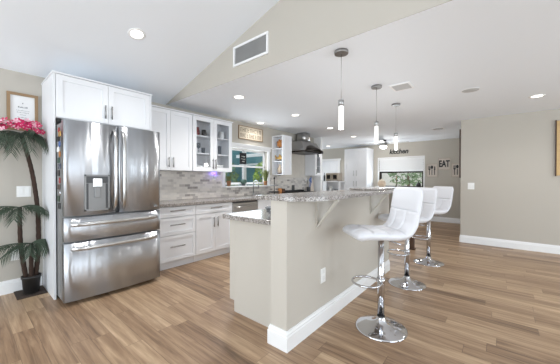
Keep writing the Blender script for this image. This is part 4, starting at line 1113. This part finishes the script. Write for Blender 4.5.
# faucet
t = thing('faucet', 'tall arched metal kitchen faucet at the sink', 'faucet', (-4.0, 3.93, 0.915))
MB().lathe([(0.028, 0), (0.028, 0.012), (0.018, 0.02), (0.016, 0.06)], (-4.02, 3.95, 0.9145), 16).build('base', 'nickel', t)
pts = [(-4.02, 3.95, 0.975), (-4.02, 3.95, 1.15)] + [(-4.02 + 0.075 - 0.075 * math.cos(a), 3.95, 1.15 + 0.075 * math.sin(a)) for a in [PI * k / 10 for k in range(1, 11)]] + [(-3.87, 3.95, 1.08)]
MB().tube(pts, 0.012, 12).build('spout', 'nickel', t)
MB().tube([(-4.02, 3.965, 0.96), (-4.02, 4.03, 0.985)], 0.007, 8).build('lever', 'nickel', t)
# tiered stand
t = thing('tiered_stand', 'black two tier metal stand left of the range', 'stand', (-3.83, 4.40, 0.915))
MB().lathe([(0.06, 0), (0.06, 0.008), (0.009, 0.02), (0.009, 0.34), (0.02, 0.35), (0.022, 0.37), (0.006, 0.39), (0, 0.392)], (-3.83, 4.40, 0.9155), 16).build('post', 'black', t)
for z, r in ((0.05, 0.12), (0.20, 0.09)): MB().lathe([(0.011, z), (r, z), (r + 0.008, z + 0.022), (r, z + 0.022), (r - 0.008, z + 0.007), (0.011, z + 0.006)], (-3.83, 4.40, 0.9155), 24).build('tray', 'black' if z < 0.1 else 'greyp', t)
# range side objects
zc = 0.9145
t = mug('mug', 'amber and white mug left of the range', 'orange', -4.0, 4.80, zc, r=0.045, h=0.13)
t = mug('mug', 'brown mug between amber mug and the range', 'brownwood', -4.0, 4.925, zc, r=0.042, h=0.12)
zc2 = 0.986
tag(MB().box(-4.108, -4.09, 5.40, 5.50, 0.9865, 1.11, 0.003).build('recipe_card_holder', 'dkplast'), 'small dark framed card standing on range back', 'card')
t = thing('utensil_crock', 'dark crock of cooking utensils on the counter right of range', 'crock', (-3.98, 5.985, 0.9145))
MB().lathe([(0.05, 0), (0.055, 0.14), (0.048, 0.14), (0.044, 0.01), (0, 0.01)], (-3.98, 5.985, 0.9145), 18).build('crock', 'dkplast', t)
for k, (dx, dy, m_) in enumerate(((0.02, 0.02, 'blue'), (-0.02, 0.03, 'ceramic'), (0.03, -0.02, 'blue'), (-0.01, -0.03, 'ceramic'), (0.0, 0.05, 'blue'))):
    b = MB(); x, y = -3.98 + dx * 0.6, 5.985 + dy * 0.6; x2, y2 = -3.98 + dx * 2.2, 5.985 + dy * 2.2; zt = 1.16 + 0.02 * k
    b.tube([(x, y, 0.93), (x2, y2, zt)], 0.006, 6); b.ball((x2, y2, zt + 0.04), 0.016, 0.03, 0.05, 10, 7); b.build('utensil', m_, t)
t = thing('cutting_board', 'pale cutting board leaning on backsplash right of utensil crock', 'cutting board', (-4.08, 6.25, 0.9145))
b = MB(lambda x, y, z: (x - (z - 0.915) * 0.12, y, z)); b.box(-4.062, -4.045, 6.12, 6.36, 0.916, 1.27, 0.006, 2); b.build('board', 'greywood', t)
t = thing('wall_ornament', 'small red and dark hanging ornament beside the hood tile panel', 'ornament', (WX + 0.012, 5.08, 1.55))
MB(faceX(WX + 0.013)).box(5.05, 5.13, 1.66, 1.73, 0, 0.02, 0.004).build('plaque', 'red', t)
MB(faceX(WX + 0.013)).box(5.07, 5.11, 1.50, 1.655, 0, 0.012, 0.003).build('tail', 'brownwood', t)
t = thing('night_light', 'plug in violet night light under the glass cupboard', 'night light', (WX + 0.01, 3.03, 1.16))
MB(faceX(WX + 0.0085)).box(2.985, 3.055, 1.235, 1.35, 0, 0.006, 0.001).build('plate', 'plastic', t)
MB(faceX(WX + 0.0085)).box(2.995, 3.045, 1.27, 1.325, 0.006, 0.05, 0.005).build('housing', 'plastic', t)
MB(faceX(WX + 0.0085)).box(2.998, 3.042, 1.326, 1.350, 0.008, 0.045, 0.004).build('led', 'purple', t)
d = bpy.data.lights.new('violet_led_glow', 'POINT'); d.energy = 0.35; d.color = (0.25, 0.15, 1.0); d.shadow_soft_size = 0.02
o = bpy.data.objects.new('violet_led_glow', d); C.objects.link(o); o.parent = t; o.location = (0.05, -0.02, 0.207)

# ------------------------------------------------------------------ palm
PX, PY = -3.945, 0.485
tag(MB().box(WX + 0.02, -3.82, 0.36, 0.600, 0.0005, 0.012, 0.003).build('floor_mat', 'mat_'), 'dark brown mat under the potted palm', 'mat')
t = thing('potted_palm', 'artificial palm with three dark trunks in a black pot', 'palm', (PX, PY, 0.0125))
zb = 0.0125
MB().lathe([(0.066, 0), (0.078, 0.165), (0.085, 0.165), (0.085, 0.187), (0.074, 0.187), (0.070, 0.16), (0, 0.16)], (PX, PY, zb), 24).build('pot', 'pot', t)
MB().lathe([(0, 0.161), (0.069, 0.161), (0.066, 0.172), (0.03, 0.176), (0, 0.176)], (PX, PY, zb), 18).build('soil', 'soil', t)
def trunk(pts, r0, r1):
    P = cat_pts(pts, 10); rs = []
    for i, p in enumerate(P):
        s = i / (len(P) - 1); rs.append((r0 + (r1 - r0) * s) * (1.0 + 0.12 * (i % 2)))
    return MB().tube(P, rs, 10).build('trunk', 'trunk', t)
top1 = (-3.98, 0.415, 1.735); top2 = (-3.97, 0.40, 0.945); top3 = (-3.95, 0.487, 0.545)
trunk([(-3.98, 0.525, 0.175), (-3.985, 0.55, 0.5), (-3.985, 0.545, 0.9), (-3.985, 0.505, 1.3), (-3.98, 0.45, 1.58), top1], 0.022, 0.017)
trunk([(-3.97, 0.445, 0.175), (-3.97, 0.405, 0.55), top2], 0.021, 0.017)
trunk([(-3.96, 0.485, 0.175), top3], 0.02, 0.017)
def frond(o, az, L, droop, lift, seed, lw=0.0085, ll=0.12):
    r_ = random.Random(seed); b = MB()
    d = Vector((math.cos(az), math.sin(az), 0)); sd = Vector((-math.sin(az), math.cos(az), 0)); o = Vector(o)
    pts = []
    for k in range(13):
        s = k / 12; pts.append(o + d * (L * s * (1 - 0.12 * s)) + Vector((0, 0, lift * s - droop * s * s)))
    b.tube(pts, [0.005 * (1 - 0.8 * k / 12) + 0.001 for k in range(13)], 5)
    n = 19
    for k in range(n):
        s = 0.12 + 0.86 * k / (n - 1); i = min(11, int(s * 12)); fr_ = s * 12 - i
        p = pts[i].lerp(pts[i + 1], fr_); tg = (pts[i + 1] - pts[i]).normalized()
        le = ll * (0.55 + 0.75 * math.sin(PI * (0.15 + 0.75 * s)))
        for sg in (-1, 1):
            dr = (sd * sg * 0.72 + tg * 0.55 + Vector((0, 0, -0.42 - 0.3 * r_.random()))).normalized()
            wv = tg.cross(dr).cross(dr).normalized() * lw * 0.5
            m1 = p + dr * le * 0.4; e1 = p + dr * le + Vector((0, 0, -0.02))
            q = [p - wv * 0.5, m1 - wv, e1, m1 + wv, p + wv * 0.5]
            for z_ in q: z_.x = max(z_.x, WX + 0.012); z_.y = min(z_.y, 0.603) if z_.x < -3.535 else z_.y
            b.face([b.v(z_) for z_ in q], True)
    for v in b.bm.verts:
        v.co.x = max(v.co.x, WX + 0.012)
        if v.co.x < -3.52 and v.co.y > 0.603: v.co.y = 0.603
    return b.build('frond', 'frond', t)
for i, (az, L, dp, lf) in enumerate(((-80, .34, .26, .13), (-110, .3, .3, .10), (-50, .36, .30, .10), (-20, .34, .32, .09), (10, .32, .30, .10), (40, .34, .28, .12), (65, .30, .24, .12), (85, .22, .2, .12), (-135, .2, .25, .12), (-65, .40, .36, .16), (25, .24, .12, .13))):
    frond(top1, R(az), L, dp, lf, 20 + i)
for i, (az, L, dp, lf) in enumerate(((-85, .34, .12, .10), (-58, .32, .14, .07), (75, .22, .12, .10), (45, .34, .16, .10), (-20, .2, .16, .05))):
    frond(top2, R(az), L, dp, lf, 40 + i)
for i, (az, L, dp, lf) in enumerate(((-82, .36, .10, .10), (-55, .34, .16, .08), (60, .2, .14, .11), (28, .26, .16, .10), (-10, .2, .16, .07), (78, .16, .10, .12))):
    frond(top3, R(az), L, dp, lf, 60 + i)
# flower garland on top
t = thing('flower_garland', 'pink flower garland lying over the crown of the palm', 'flowers', (-3.96, 0.41, 1.76))
gp = [(-3.93, 0.12, 1.77), (-3.94, 0.22, 1.80), (-3.93, 0.32, 1.825), (-3.93, 0.42, 1.84), (-3.93, 0.50, 1.83), (-3.90, 0.57, 1.79)]
P = cat_pts(gp, 6)
MB().tube(P, 0.007, 6).build('vine', 'frond', t)
r_ = random.Random(3)
for i in range(56):
    p = P[int(r_.random() * (len(P) - 1))] + Vector((r_.uniform(-0.05, 0.08), r_.uniform(-0.02, 0.02), r_.uniform(-0.055, 0.05)))
    p.y = min(p.y, 0.575)
    q = Vector((r_.uniform(0.3, 1), r_.uniform(-0.6, 0.2), r_.uniform(-0.1, 0.9))).to_track_quat('Z', 'Y').to_matrix()
    s = r_.uniform(0.024, 0.034); b = MB()
    for k in range(5):
        a0 = 2 * PI * k / 5; l = []
        for (rr, da, zz) in ((0.12, 0, 0), (0.55, -0.5, 0.12), (0.95, -0.36, 0.3), (1.08, 0, 0.26), (0.95, 0.36, 0.3), (0.55, 0.5, 0.12)):
            l.append(b.v(p + q @ Vector((rr * s * math.cos(a0 + da), rr * s * math.sin(a0 + da), zz * s))))
        b.face(l, True)
    o = b.build('blossom', 'pink' if r_.random() < 0.8 else 'pale', t)
    MB().ball(p + q @ Vector((0, 0, 0.10 * s)), 0.22 * s, nu=7, nv=4).build('blossom_center', 'pale', o)
